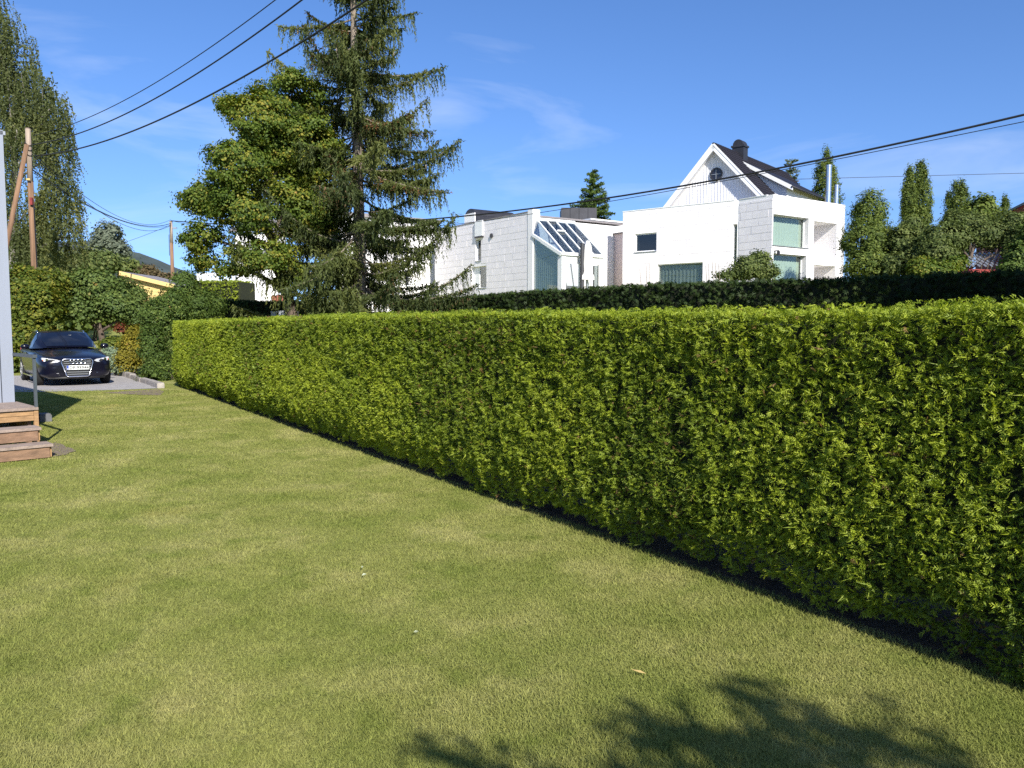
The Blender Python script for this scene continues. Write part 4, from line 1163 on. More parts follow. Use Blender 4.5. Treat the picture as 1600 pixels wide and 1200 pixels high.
# upper white storey and dark roof box behind
u0 = at(923, 364, 66)[:2]
us = thing('white_upper_storey', (u0[0] + 2, u0[1] + 2, tzf(*u0)), 'white upper storey with black metal roof box behind the glass room', 'house')
zu = EYE + (510 - 346) / FPX * 66
mb = MB(); mb.box(v3(*u0, tzf(*u0)), B3 * 9, A3 * 7, Z3 * (zu - tzf(*u0))); mb.build('wall', 'white_wall', us)
mb = MB(); mb.box(v3(*u0, zu + .004) - B3 * .08 - A3 * .08, B3 * 9, A3 * 7, Z3 * .12); mb.build('coping', 'white_paint', us)
k0 = at(877, 347, 68); k1 = at(933, 349, 68); zk = at(880, 324.5, 68)[2]
for i in range(4):
    t = i / 4; q = v3(k0[0] + (k1[0] - k0[0]) * t, 68 + .1 * t, zu - 1.4)
    mb = MB(); mb.box(q, v3((k1[0] - k0[0]) / 4 - .03, .0, 0), v3(0, .06, 0), Z3 * (zk - zu + 1.4)); mb.build('metal_panel', 'dark_metal', us)
mb = MB(); mb.box(v3(k0[0] + .01, 68.13, zu - 1.4), v3(k1[0] - k0[0] - .04, 0, 0), v3(0, 2.2, 0), Z3 * (zk - zu + 1.37)); mb.build('roof_box', 'dark_metal', us)

# ---------------------------------------------------------------- white house further left, mostly behind the trees
T0 = at(681, 470, 69)[:2]
zt_ = at(665, 349, 69)[2]; gt = tzf(*T0) - .4
ht = thing('white_terrace_house', (T0[0], T0[1], gt), 'white rendered house with small windows half hidden behind the spruce', 'house')
ops = [swz(T0, -B2, 640.5, 421, 633, 447), swz(T0, -B2, 662, 395, 655, 412), swz(T0, -B2, 600, 372, 590, 400)]
wall(ht, T0, -B2, nR, 8.6, gt, zt_, ops, 'white_wall', .4)
for o_ in ops: window(ht, T0, -B2, nR, *o_, inset=.1, frame=.07, back='room_dark', glass='glass_dark')
slab(ht, 'roof', [T0 - A2 * .3 + B2 * .4, T0 - B2 * 8.6 - A2 * .3, T0 - B2 * 8.6 + A2 * 7, T0 + A2 * 7 + B2 * .4], zt_ + .003, zt_ + .28, 'grey_roof')
mb = MB(); mb.box(v3(*T0, gt) + A3 * .41, -B3 * .35, A3 * 6, Z3 * (zt_ - gt - .01)); mb.build('side_wall', 'white_wall', ht)
U0 = at(446, 470, 72)[:2]; zt2 = at(446, 362, 72)[2]; gu = tzf(*U0) - .4
hu = thing('white_villa', (U0[0], U0[1], gu), 'white villa with red brick plinth glimpsed under the leafy tree', 'house')
ux = v3(-1, .12, 0) / 1.007
ops = [swz(U0, ux[:2], 441, 444, 434, 460), swz(U0, ux[:2], 441, 412, 434, 427), swz(U0, ux[:2], 403, 400, 392, 418)]
nU = np.array([-.12, -1]) / 1.007
wall(hu, U0, ux[:2], nU, 4.6, gu, zt2, ops, 'white_wall', .4)
for o_ in ops: window(hu, U0, ux[:2], nU, *o_, inset=.1, frame=.07, back='room_dark', glass='glass_dark')
mb = MB(); mb.box(v3(*U0, gu) + v3(*nU, 0) * .06, ux * 1.25, -v3(*nU, 0) * .05, Z3 * (at(440, 461.5, 72)[2] - gu)); mb.build('brick_plinth', 'brick_red', hu)
mb = MB(); mb.prism([v3(*U0, zt2) - ux * .3 + v3(*nU, 0) * .3, v3(*U0, zt2) + ux * 5 + v3(*nU, 0) * .3, v3(*U0, zt2 + 1.4) + ux * 5 - v3(*nU, 0) * 3, v3(*U0, zt2 + 1.4) - ux * .3 - v3(*nU, 0) * 3], Z3 * .15); mb.build('roof', 'grey_roof', hu)
mb = MB(); mb.box(v3(*U0, gu) + ux * 4.2 - v3(*nU, 0) * .41, ux * .38, -v3(*nU, 0) * 5, Z3 * (zt2 - gu - .01)); mb.build('side_wall', 'white_wall', hu)
# white balcony fence left of it
fb = at(308, 440, 62); fe = at(366, 440, 62); zf0 = at(308, 441, 62)[2]; zf1 = at(308, 426, 62)[2]
fen = thing('balcony_fence', (fb[0], fb[1], tzf(fb[0], fb[1])), 'white slatted balcony fence above the bright green hedge', 'fence')
nsl = 15
for i in range(nsl):
    mb = MB(); mb.box(v3(fb[0] + (fe[0] - fb[0]) * i / nsl, 62, zf0), v3(.13, 0, 0), v3(0, .03, 0), Z3 * (zf1 - zf0)); mb.build('slat', 'white_paint', fen)
for z in (zf0 + .08, zf1 - .14):
    mb = MB(); mb.box(v3(fb[0], 62.033, z), v3(fe[0] - fb[0], 0, 0), v3(0, .05, 0), Z3 * .08); mb.build('rail', 'white_paint', fen)
for i in range(3):
    mb = MB(); x = fb[0] + (fe[0] - fb[0]) * i / 2; g_ = tzf(x, 62.1); mb.box(v3(x - .05, 62.086, g_ - .1), v3(.1, 0, 0), v3(0, .1, 0), Z3 * (zf1 - g_ + .1)); mb.build('post', 'white_paint', fen)

# ---------------------------------------------------------------- yellow house on the left
yd = 48.0
ya = at(186, 423.3, yd); yb = at(273, 444.5, yd)          # sloping roof edge of the gable end that faces the lawn
hy = thing('yellow_house', (yb[0], yb[1], tzf(yb[0], yb[1])), 'pale yellow boarded house with sloping roof edge beyond the apple tree', 'house')
g_ = tzf(yb[0], yb[1]) - .5; X3, Y3 = v3(1, 0, 0), v3(0, 1, 0)
ex = yb - X3 * .45
slp = (yb[2] - ya[2]) / (yb[0] - ya[0]); roofz = lambda x: ya[2] + slp * (x - ya[0])
mb = MB(); mb.prism([v3(ya[0], yd + .4, g_), v3(ex[0], yd + .4, g_), v3(ex[0], yd + .4, roofz(ex[0]) - .12), v3(ya[0], yd + .4, roofz(ya[0]) - .12)], Y3 * 4); mb.build('wall', 'yellow_wood', hy)
z = g_ + 1.0
while z < ya[2] - .3:
    xe = min(ex[0] - .01, ya[0] + (z + .34 - ya[2]) / slp)
    if xe > ya[0] + .2:
        mb = MB(); mb.box(v3(ya[0], yd + .375, z), X3 * (xe - ya[0]), Y3 * .022, Z3 * .165); mb.build('wall_board', 'cream_wood', hy)
    z += .18
mb = MB(); mb.prism([ya, yb, yb - Z3 * .24, ya - Z3 * .24], Y3 * .04); mb.build('bargeboard', 'cream_wood', hy)
mb = MB(); mb.prism([ya + Y3 * .045 - Z3 * .1, yb + Y3 * .045 - Z3 * .1, yb + Y3 * 5 - Z3 * .1, ya + Y3 * 5 - Z3 * .1], Z3 * .09); mb.build('roof', 'grey_roof', hy)

# ---------------------------------------------------------------- red house and shed on the right
ra = at(1560, 340, 62); rb = at(1640, 300, 56)
hr = thing('red_house', (ra[0] + 2, ra[1], tzf(ra[0], ra[1])), 'red wooden house with dark roof edge behind the apple tree', 'house')
dR = unit(rb - ra)
mb = MB(); mb.prism([ra, rb, rb - Z3 * .5, ra - Z3 * .5], v3(.1, .15, 0)); mb.build('bargeboard', 'red_wood', hr)
mb = MB(); mb.prism([ra - dR * .2 + Z3 * .004 - v3(.1, .2, 0), rb + Z3 * .004 - v3(.1, .2, 0), rb + v3(2, 6, 0), ra + v3(2, 6, 0)], Z3 * .18); mb.build('roof', 'tile_grey', hr)
g_ = tzf(ra[0], ra[1]) - .5
mb = MB(); mb.prism([v3(ra[0] + .5, ra[1] + .4, g_), v3(rb[0], rb[1] + .4, g_), rb + v3(0, .4, -.3), ra + v3(.5, .4, -.35 + .3)], v3(1, 5, 0)); mb.build('wall', 'red_wood', hr)
sd = 40
sa, sb = at(1496, 417, sd), at(1590, 417, sd + 1.5); st0, st1 = at(1524, 396, sd + 2.5), at(1590, 394, sd + 4)
sh = thing('red_shed', (sa[0] + 1.2, sd + 1.5, tzf(sa[0] + 1, sd + 1)), 'small red shed with wavy grey tile roof behind the dark hedge', 'shed')
g_ = tzf(sa[0], sd) - .3
mb = MB(); mb.box(v3(sa[0] + .25, sd + .25, g_), v3(sb[0] - sa[0] - .3, 1.4, 0), v3(0, 3, 0), Z3 * (sa[2] - .06 - g_)); mb.build('wall', 'red_wood', sh)
mb = MB(); mb.box(v3(sa[0] - .05, sd - .02, sa[2] - .28), v3(sb[0] - sa[0] + .3, 1.5, 0), v3(0, .06, 0), Z3 * .2); mb.build('fascia', 'red_wood', sh)
vs, fs = [], []; cols = 44; rows_ = 7
for r in range(rows_):
    for e in (0, 1):
        t = (r + e) / rows_
        for c in range(cols + 1):
            u = c / cols
            p = (sa * (1 - u) + (sb + v3(.4, 0, 0)) * u) * (1 - t) + (st0 * (1 - u) + (st1 + v3(.4, 0, 0)) * u) * t
            vs.append(p + Z3 * (.06 * math.cos(c * 2 * math.pi / 4) + (.05 if e == 0 else 0)))
    b = r * 2 * (cols + 1)
    for c in range(cols): fs.append((b + c, b + c + 1, b + cols + 2 + c, b + cols + 1 + c))
mb = MB(); mb.add(vs, fs); o = mb.build('roof_tiles', 'tile_grey', sh); o['kind'] = 'stuff'

# grey gate posts behind the hedge
for i, (px, py) in enumerate([(427, 486.5), (439, 485.5), (461.5, 486.5)]):
    t_ = at(px, py, 30); g_ = tzf(t_[0], 30); mb = MB()
    mb.box(v3(t_[0] - .085, 30, g_ - .1), v3(.17, 0, 0), v3(0, .17, 0), Z3 * (t_[2] - g_ + .06)); mb.box(v3(t_[0] - .1, 29.985, t_[2] - .04), v3(.2, 0, 0), v3(0, .2, 0), Z3 * .04)
    tag(mb.build('grey_post', 'post_grey', None, base=(t_[0], 30, g_)), ['plain grey square post just over the hedge, farthest from the tree trunk', 'plain grey square post just over the hedge, middle one of three', 'plain grey square post touching the leafy tree trunk'][i], 'post', 'grey posts behind the hedge')

# ================================================================== TREES
def strands_mesh(parent, S, D, L, step, blade, width, mat, tint, name='crown', hang=0.0, spread=.6):
    """needle or leaf blades along strands: start, direction, length"""
    n = np.maximum(2, (L / step).astype(int))
    idx = np.repeat(np.arange(len(S)), n)
    k = np.concatenate([np.arange(q) for q in n]); t = (k + RNG.random(len(k))) / n[idx]
    P = S[idx] + D[idx] * (L[idx] * t)[:, None]
    P[:, 2] -= hang * (L[idx] * t) ** 2
    m = len(P)
    d = units(D[idx] + rand_units(m) * spread)
    Nn = rand_units(m)
    ln = blade * (.6 + .8 * RNG.random(m)) * (1.15 - .5 * t)
    V, F = needles(P + rand_units(m) * blade * .25, d, Nn, ln, ln * width * 1.05)
    tt = np.clip(tint[idx] + .3 * (RNG.random(m) - .5), 0, 1)
    o = np_mesh(name, V, F, mat, parent, np.repeat(tt, 3)); o['kind'] = 'stuff'
    return o
def spruce(name, X, Y, H, prof, label, seed, whorl=.42, nb=6, zmin=.9, twig=.085, r0=.24, blade=.11, sag=(.62, .42), gapf=.1, hangl=.55, dense=1.0, cones=True, mat='spruce', bark='bark_grey'):
    rnd = np.random.default_rng(seed)
    g = tzf(X, Y); t = thing(name, (X, Y, g), label, 'tree')
    mb = MB(); base = v3(X, Y, g - .2)
    mb.tube([base + Z3 * (H * q) + v3(.05 * math.sin(q * 7), .04 * math.cos(q * 5), 0) for q in np.linspace(0, 1, 14)], [r0 * (1 - .93 * q) for q in np.linspace(0, 1, 14)], 10)
    S, D, L, T = [], [], [], []
    cone = []
    z = zmin
    while z < H - .3:
        for b in range(nb):
            if rnd.random() < gapf: continue
            a = 2 * math.pi * (b + rnd.random() * .9) / nb + z * 2.1
            zz = z + rnd.uniform(-.35, .35)
            Lb = np.interp(zz, [p[0] for p in prof], [p[1] for p in prof]) * rnd.uniform(.55, 1.2)
            h = v3(math.cos(a), math.sin(a), 0); sd = v3(-h[1], h[0], 0)
            s0 = sag[0] * rnd.uniform(.6, 1.25) * np.interp(zz / H, [0, .6, 1], [1.1, .9, .1]); s1 = sag[1] * rnd.uniform(.7, 1.4)
            f = lambda q: v3(X, Y, g + zz) + h * (Lb * q) + Z3 * (Lb * (-s0 * q + s1 * q * q + .10 * math.sin(q * 3)))
            mb.tube([f(q) for q in np.linspace(0, 1, 6)], [.035 * (1 - .85 * q) * (.5 + .2 * Lb) for q in np.linspace(0, 1, 6)], 5)
            nt = max(4, int(Lb / twig)); bt = rnd.uniform(.25, .75); brown = rnd.random() < .10
            for q in np.linspace(.16, 1, nt):
                p = f(q); fw = unit(f(min(1, q + .02)) - f(q - .02))
                ll = (.20 + .50 * (1 - q) * min(1.5, Lb / 2.2)) * rnd.uniform(.7, 1.3)
                for sg in (-1, 1):
                    S.append(p); D.append(unit(sd * sg * .85 + fw * .6 - Z3 * rnd.uniform(.1, .6))); L.append(ll); T.append(.03 if brown and rnd.random() < .6 else bt)
                for _ in range(2 if rnd.random() < .45 * dense else 1):
                    S.append(p + sd * rnd.uniform(-.28, .28)); D.append(unit(-Z3 + fw * .15 + sd * rnd.uniform(-.2, .2))); L.append(hangl * rnd.uniform(.35, 1.35) * min(1, Lb / 2)); T.append(bt - .1)
                if q > .45 and rnd.random() < .35: S.append(p); D.append(unit(fw + Z3 * .35 + sd * rnd.uniform(-.4, .4))); L.append(.2); T.append(bt + .12)
                if cones and zz > H * .3 and rnd.random() < .035: cone.append(p - Z3 * .12)
        z += whorl * rnd.uniform(.75, 1.25)
    for q in np.linspace(.9, 1, 14): S.append(v3(X, Y, g + H * q - .1)); a = q * 90; D.append(unit(v3(math.cos(a), math.sin(a), .8))); L.append(.35 * (1.08 - q) * 8 * .35 + .08); T.append(.5)
    mb.build('trunk', bark, t, smooth=True)
    strands_mesh(t, np.array(S), np.array(D), np.array(L), .042, blade, .34, mat, np.clip(np.array(T), .0, 1))
    if cone:
        mb = MB()
        for p in cone: mb.tube([p + Z3 * .06, p, p - Z3 * .09], [.012, .03, .01], 6)
        o = mb.build('cones', 'bark_grey', t); o['kind'] = 'stuff'; o.name = 'cone_cluster'
    return t
sX = (562 - 800) / FPX * 28.5
spruce('spruce_tree', sX, 28.5, 18.5, [(0, 3.3), (2.4, 4.2), (5, 3.75), (8, 3.0), (10.5, 2.6), (13, 2.1), (15.5, 1.3), (18.5, .2)], 'tall drooping spruce with bare trunk showing between sparse branches', 5, whorl=.48, nb=7, r0=.25, hangl=.70, blade=.13, twig=.08, sag=(.80, .72), gapf=.20)
spruce('spruce_tree', *at(927, 300, 80)[:2], at(928, 264, 80)[2] - tzf(10, 80), [(0, 2.9), (5, 2.8), (9, 2.1), (11, 1.1), (13, .2)], 'yellowish green conifer rising behind the black roof box', 8, whorl=.5, nb=8, twig=.18, blade=.28, sag=(.2, .3), r0=.14, hangl=.3, cones=False, gapf=0, mat='yew_lit')
spruce('spruce_tree', *at(1235, 300, 95)[:2], at(1234, 248, 95)[2] - tzf(33, 95), [(0, 2.0), (8, 1.9), (12, 1.2), (15, .7), (18, .1)], 'small dark spruce tip above the black tiled roof ridge', 9, whorl=.6, nb=6, twig=.2, blade=.28, sag=(.1, .3), r0=.12, hangl=.2, cones=False, gapf=0)

# leafy tree left of the spruce
ML = [lobe(px, py, d - 3.2, rx, rz) for px, py, d, rx, rz in [(455, 150, 30.5, 62, 46), (400, 188, 30, 58, 48), (360, 165, 30.5, 26, 20), (425, 240, 31, 70, 50), (372, 258, 29.5, 52, 45), (480, 230, 31, 55, 60), (325, 312, 30.5, 44, 34), (385, 330, 29.5, 62, 42), (445, 325, 31, 62, 50), (316, 372, 30, 36, 30), (348, 410, 30.5, 54, 30), (410, 398, 29.6, 50, 32), (450, 430, 30.5, 36, 24), (395, 290, 31, 50, 40), (490, 330, 32, 50, 60)]]
tree('leafy_tree', 468, 28.2, ML, 2300, 92, .33, .09, 'maple', 'broad leafy tree turning yellow beside the tall spruce', r0=.24, gap=.47, gapf=1.0, tint_pow=1.0, shell=.5, flat=.5)

# birch on the left, hanging twigs
def hanging_tree(name, base_px, depth, lobes, n, Lr, step, leaf, mat, label, r0, bark='bark_birch', gap=.3):
    X = (base_px - 800) / FPX * depth; g = tzf(X, depth)
    t = thing(name, (X, depth, g), label, 'tree')
    limbs(t, (X, depth, g - .2), lobes, r0, bark, trunk_top=.5)
    c = np.array([l[0] for l in lobes]); r = np.array([l[1] for l in lobes])
    w = r[:, 0] * r[:, 2]; w = w / w.sum(); li = RNG.choice(len(lobes), n, p=w)
    u = rand_units(n); u[:, 2] = u[:, 2] * .9 + .12
    S = c[li] + u * r[li] * (.45 + .6 * RNG.random(n) ** .6)[:, None]
    k = vnoise(S * np.array([1.1, 1.1, .5]), 17) > gap; S = S[k]; u = u[k]; n = len(S)
    D = units(np.stack([u[:, 0] * .22, u[:, 1] * .22, -np.ones(n)], 1) + RNG.normal(size=(n, 3)) * .09)
    L = Lr[0] + (Lr[1] - Lr[0]) * RNG.random(n)
    tint = .25 + .5 * vnoise(S * .8, 23) + .15 * RNG.random(n)
    strands_mesh(t, S, D, L, step, leaf, .62, mat, tint, spread=1.1)
    return t
BL = [lobe(*q) for q in [(-40, 40, 36, 60, 70), (5, 60, 35, 24, 40), (22, 90, 35.5, 32, 60), (-20, 170, 35, 70, 90), (42, 165, 35, 40, 60), (78, 170, 34.5, 28, 62), (30, 250, 34, 50, 60), (88, 240, 34.5, 28, 62), (-30, 300, 35, 60, 90), (40, 330, 34, 40, 60), (92, 310, 34, 34, 45), (60, 380, 33.5, 45, 40), (105, 370, 33.5, 26, 55)]]
hanging_tree('birch_tree', 8, 35, BL, 8600, (.35, 1.4), .062, .108, 'birch', 'tall weeping birch with hanging twigs behind the wooden pole', .2, gap=.38)
# grey poplar-like tree far away
tree('far_tree', 168, 110, [lobe(*q) for q in [(170, 375, 110, 24, 28), (160, 395, 110, 26, 18), (178, 392, 110, 24, 18)]], 260, 30, .6, .42, 'grey_tree', 'pale grey green tree far away left of the slim pole', r0=.2, gap=.2)

# ---- bushes and small trees on the left
shrub('autumn_shrub', [lobe(*q) for q in [(30, 460, 27.5, 40, 48), (60, 480, 27, 34, 40), (85, 470, 28, 22, 26), (40, 530, 26.8, 40, 40), (10, 500, 27, 40, 60), (70, 440, 28.5, 34, 26), (30, 575, 27, 30, 26)]], 560, 70, .26, .10, 'autumn', 'tall bush with yellow and green leaves behind the parked car', gap=.2, up=.7)
tree('apple_tree', 155, 29.5, [lobe(*q) for q in [(110, 455, 29.5, 34, 28), (150, 446, 29.5, 44, 26), (190, 460, 30, 40, 24), (225, 486, 30, 26, 18), (125, 485, 29, 30, 22), (175, 480, 29, 40, 20), (215, 492, 29.3, 30, 16), (95, 480, 29.5, 24, 22)]], 680, 64, .30, .10, 'apple', 'spreading apple tree with dark forked trunk behind the car', r0=.15, gap=.25)
shrub('golden_shrub', [lobe(*q) for q in [(208, 545, 25.5, 22, 30), (196, 565, 25, 16, 18), (214, 520, 26, 14, 14)]], 300, 40, .16, .06, 'yellow_shrub', 'upright golden yellow shrub next to the dark yew', up=.8)
shrub('juniper_bush', [lobe(*q) for q in [(180, 568, 25.5, 18, 12), (192, 575, 25, 14, 10), (172, 552, 27, 14, 10)]], 260, 34, .13, .07, 'juniper', 'low pale grey green juniper beside the kerb')
shrub('red_shrub', [lobe(*q) for q in [(212, 508, 33, 16, 9), (195, 512, 34, 14, 7)]], 110, 36, .2, .11, 'red_shrub', 'reddish brown shrub beneath the apple tree')
shrub('light_shrub', [lobe(*q) for q in [(172, 538, 28, 18, 10), (190, 535, 28.5, 14, 10)]], 130, 34, .16, .08, 'autumn', 'low light green shrub right of the car mirror')
YL = [lobe(px, py, d, rx + 6, rz + 5) for px, py, d, rx, rz in [(250, 575, 22.9, 14, 22), (287, 452, 25, 17, 26), (268, 480, 24, 22, 24), (245, 500, 23.6, 20, 30), (300, 480, 25, 24, 26), (325, 478, 26, 22, 18), (238, 545, 22.8, 15, 36), (262, 530, 24, 22, 40), (234, 585, 22.6, 12, 16)]]
shrub('yew_bush', YL, 1050, 46, .17, .085, 'yew_lit', 'rounded dark green yew bushes at the far end of the clipped hedge', up=.4, aspect=.35, shell=.7)
shrub('golden_conifer', [lobe(*q) for q in [(318, 462, 30, 13, 10), (326, 470, 30, 12, 8)]], 130, 30, .12, .08, 'thuja', 'small yellow green clipped conifer between yew and green hedge block')
# background growth on the left
for i, (L_, mat_, lab) in enumerate([
    ([(150, 408, 75, 34, 18), (185, 414, 78, 30, 12), (120, 420, 72, 30, 24)], 'olive', 'olive green bushes on the slope below the grey tree'),
    ([(215, 424, 95, 30, 10), (250, 436, 95, 26, 8), (285, 446, 92, 18, 8)], 'brown_wood', 'reddish brown scrub on the slope before the forested ridge'),
    ([(30, 400, 60, 60, 40), (90, 420, 58, 40, 26), (-40, 420, 60, 60, 60)], 'birch', 'mass of green trees behind the birch and pole'),
    ([(120, 488, 37, 40, 16), (70, 490, 37, 40, 20), (165, 490, 38, 26, 12)], 'arbor', 'dark bushes on the grassy bank behind the apple tree')]):
    shrub('slope_scrub', [lobe(*q) for q in L_], 300, 34, .7, .34, mat_, lab, gap=.12)

# ---- right side
def column_tree(px, ytop, ybot, depth, rpx, label, n, mat='arbor', group=None):
    h = ybot - ytop; L_ = [lobe(px, ytop + h * .72, depth, rpx, h * .33, rpx), lobe(px + rpx * .08, ytop + h * .45, depth, rpx * .93, h * .33, rpx * .93), lobe(px - rpx * .05, ytop + h * .25, depth, rpx * .7, h * .24, rpx * .7), lobe(px + rpx * .1, ytop + h * .11, depth, rpx * .36, h * .11, rpx * .36)]
    X = (px - 800) / FPX * depth; g_ = tzf(X, depth); t = thing('columnar_cypress', (X, depth, g_), label, 'tree', group)
    top = at(px, ytop + h * .1, depth)
    mb = MB(); mb.tube([v3(X, depth, g_ - .2), v3(X, depth, (g_ + top[2]) / 2), top], [.14, .09, .02], 8); mb.build('trunk', 'bark', t, smooth=True)
    crown(t, L_, int(n * 1.3), 44, .24, .16, mat, aspect=.42, up=.15, flat=1.5, shell=.74, gap=.0)
column_tree(1290, 235, 420, 66, 25, 'wide columnar cypress behind the steel flues', 420)
column_tree(1420, 257, 430, 60, 15, 'slim columnar cypress leaning on its taller twin', 300)
column_tree(1439, 251, 430, 60, 17, 'tall columnar cypress, taller of the close pair', 330)
column_tree(1482, 298, 430, 66, 9, 'thin dark columnar cypress beside a broader pointed one', 160)
column_tree(1499, 280, 430, 64, 19, 'broad pointed cypress between the close pair and the red house', 320)
column_tree(1569.5, 303, 400, 78, 8, 'small lone dark cypress left of the red house roof', 140)
shrub('round_conifer', [lobe(*q) for q in [(1358, 335, 46, 28, 40), (1350, 375, 45, 36, 36), (1362, 415, 44, 44, 30), (1385, 390, 46, 28, 40)]], 700, 40, .32, .16, 'arbor', 'broad bushy conifer right of the white box house', up=.5, aspect=.4)
shrub('mixed_shrub', [lobe(*q) for q in [(1410, 385, 44, 26, 34), (1425, 360, 46, 18, 24), (1400, 415, 43, 24, 22), (1432, 400, 43, 20, 28)]], 420, 40, .30, .15, 'olive', 'yellowish green shrub between the bushy conifer and apple tree', gap=.15)
tree('apple_tree', 1490, 42, [lobe(*q) for q in [(1480, 370, 42, 40, 26), (1520, 355, 43, 34, 22), (1545, 365, 42, 34, 24), (1465, 395, 41, 30, 24), (1500, 345, 43, 26, 16), (1580, 355, 42, 30, 28), (1600, 380, 41, 30, 40)]], 800, 60, .34, .12, 'olive', 'pale olive fruit tree above the red shed', r0=.15, gap=.25)
shrub('leafy_shrub', [lobe(*q) for q in [(1535, 330, 55, 22, 26), (1520, 340, 55, 22, 20), (1550, 345, 55, 20, 18)]], 240, 36, .36, .2, 'arbor', 'loose green shrub right of the broad pointed cypress', gap=.2)
shrub('green_shrub', [lobe(*q) for q in [(1465, 425, 37, 34, 16), (1495, 412, 38, 18, 12), (1440, 420, 37, 20, 18)]], 320, 40, .24, .12, 'maple', 'bright leafy shrub in front of the shed wall', gap=.1)
shrub('shade_shrub', [lobe(*q) for q in [(1595, 405, 37, 26, 30), (1620, 380, 37, 30, 40), (1580, 420, 36, 20, 14)]], 300, 40, .26, .13, 'yew_lit', 'dark green shrub covering the end of the shed', gap=.1)
shrub('terrace_shrub', [lobe(*q) for q in [(1170, 418, 44, 26, 20), (1188, 404, 44.5, 16, 14), (1140, 430, 44, 26, 10), (1195, 425, 44, 22, 14)]], 360, 40, .28, .12, 'olive', 'yellowish shrub before the white box house', gap=.2)
tw = thing('bare_twigs', (*at(1010, 440, 40)[:2], tzf(6.7, 40)), 'thin bare upright twigs before the white house', 'plant')
for px, py in [(1002, 420), (1008, 414), (1013, 412), (1106, 412), (1114, 408), (1119, 411), (1124, 413), (1103, 415)]:
    p = at(px, 455, 40); q = at(px + random.uniform(-3, 3), py, 40); p = v3(p[0], p[1], tzf(p[0], 40) - .05)
    mb = MB(); mb.tube([p, (p + q) / 2 + v3(.05, 0, 0), q], [.02, .014, .008], 5); mb.build('twig', 'bark_grey', tw)

# ---- trees outside the frame whose shade falls into it
def shade_lobe(px, py, h, r):      # crown lobe at height h whose shadow falls on that spot of the lawn
    p = on_z(px, py); k = h / math.tan(SUN_EL)
    return (v3(p[0] + math.sin(SUN_AZ) * k, p[1] - math.cos(SUN_AZ) * k, h), np.array([r * .85, r * .85, r * .4]))
GT = [shade_lobe(*q) for q in [(1130, 1052, 3.9, .22), (1185, 1090, 3.7, .28), (1050, 1090, 3.5, .16), (1060, 1130, 3.4, .24), (1240, 1125, 3.9, .34), (1340, 1165, 3.7, .40), (985, 1125, 3.4, .20), (1400, 1110, 4.2, .12), (1440, 1160, 4.1, .22), (1500, 1195, 4.0, .34), (625, 1168, 3.4, .19), (670, 1172, 3.4, .19), (700, 1192, 3.4, .22), (770, 1196, 3.3, .17), (860, 1195, 3.2, .16), (950, 1180, 3.2, .24), (1140, 1160, 3.5, .40), (1250, 1195, 3.4, .45), (1040, 1195, 3.2, .36)]]
GT += [(v3(3.4, -3.3, 3.3), np.array([1.0, .9, .6])), (v3(2.5, -3.4, 3.0), np.array([.8, .8, .5])), (v3(4.2, -3.8, 3.6), np.array([.9, .9, .6])), (v3(3.2, -4.2, 4.2), np.array([.9, .9, .6]))]
gx_, gy_ = 3.3, -3.7
t = thing('garden_tree', (gx_, gy_, 0), 'small fruit tree on the lawn behind the viewpoint casting shade on the grass', 'tree')
limbs(t, (gx_, gy_, -.1), GT, .11, kids=2)
crown(t, GT, 380, 17, .11, .07, 'apple', shell=.2)
for i, (x, y, lab) in enumerate([(9.8, 6.6, 'dense tall tree shading the near end of the dark hedge'), (14.5, 7.0, 'dense tall tree shading the dark hedge from the neighbouring garden'), (19.5, 8.5, 'dense tall tree at the outer end of the dark hedge')]):
    g_ = tzf(x, y)
    t = thing('shade_tree', (x, y, g_), lab, 'tree')
    Ls_ = [(v3(x, y, 5.0), np.array([2.6, 2.6, 2.6])), (v3(x + .5, y, 8.5), np.array([2.3, 2.3, 2.4])), (v3(x - .3, y + .3, 11.5), np.array([1.6, 1.6, 2.0]))]
    limbs(t, (x, y, g_ - .2), Ls_, .22)
    crown(t, Ls_, 420, 30, .55, .30, 'arbor')

# ================================================================== POLES AND WIRES
def pole(name, px, depth, py_top, label, r=.13, lean=0.0, brace=None, xy=None, H=None):
    if xy is None: t_ = at(px, py_top, depth); x, y, zt_ = t_[0], depth, t_[2]
    else: x, y = xy; zt_ = H
    g_ = tzf(x, y); t = thing(name, (x, y, g_), label, 'pole')
    zm = g_ + (zt_ - g_) * .78
    mb = MB(); mb.tube([v3(x + lean, y, g_ - .3), v3(x + lean * .5, y, (g_ + zm) / 2), v3(x + lean * .2, y, zm)], [r * 1.15, r * 1.05, r * .95], 14); mb.build('shaft', 'pole_wood', t, smooth=True)
    mb = MB(); mb.tube([v3(x + lean * .2, y, zm), v3(x, y, zt_)], [r * .945, r * .85], 14); mb.build('top_section', 'pole_top', t, smooth=True)
    mb = MB(); mb.tube([v3(x, y, zt_), v3(x, y, zt_ + .03)], [r * .95, r * .6], 14); mb.build('cap', 'bark', t)
    return t, x, y, zt_, g_
p1, x1, y1, z1, g1 = pole('utility_pole', 43.5, 28.5, 201, 'braced wooden utility pole before the weeping birch', .10, lean=.05)
bt = at(42, 226, 28.4); bb = at(-34, 560, 27.6); bb[2] = tzf(bb[0], bb[1]) - .3
bb = v3(bb[0] - .0, bb[1], bb[2])
mb = MB(); mb.tube([bb, (bb + bt) / 2, bt], [.09, .085, .075], 12); mb.build('brace', 'pole_wood', p1, smooth=True)
for zz in (z1 - .55, z1 - .72, z1 - .9):
    mb = MB(); mb.tube([v3(x1 + .112 * math.cos(a), y1 + .112 * math.sin(a), zz + .05 * math.sin(a * 2)) for a in np.linspace(0, 6.28, 17)], .014, 5, cap=False); mb.build('wire_lashing', 'cable', p1)
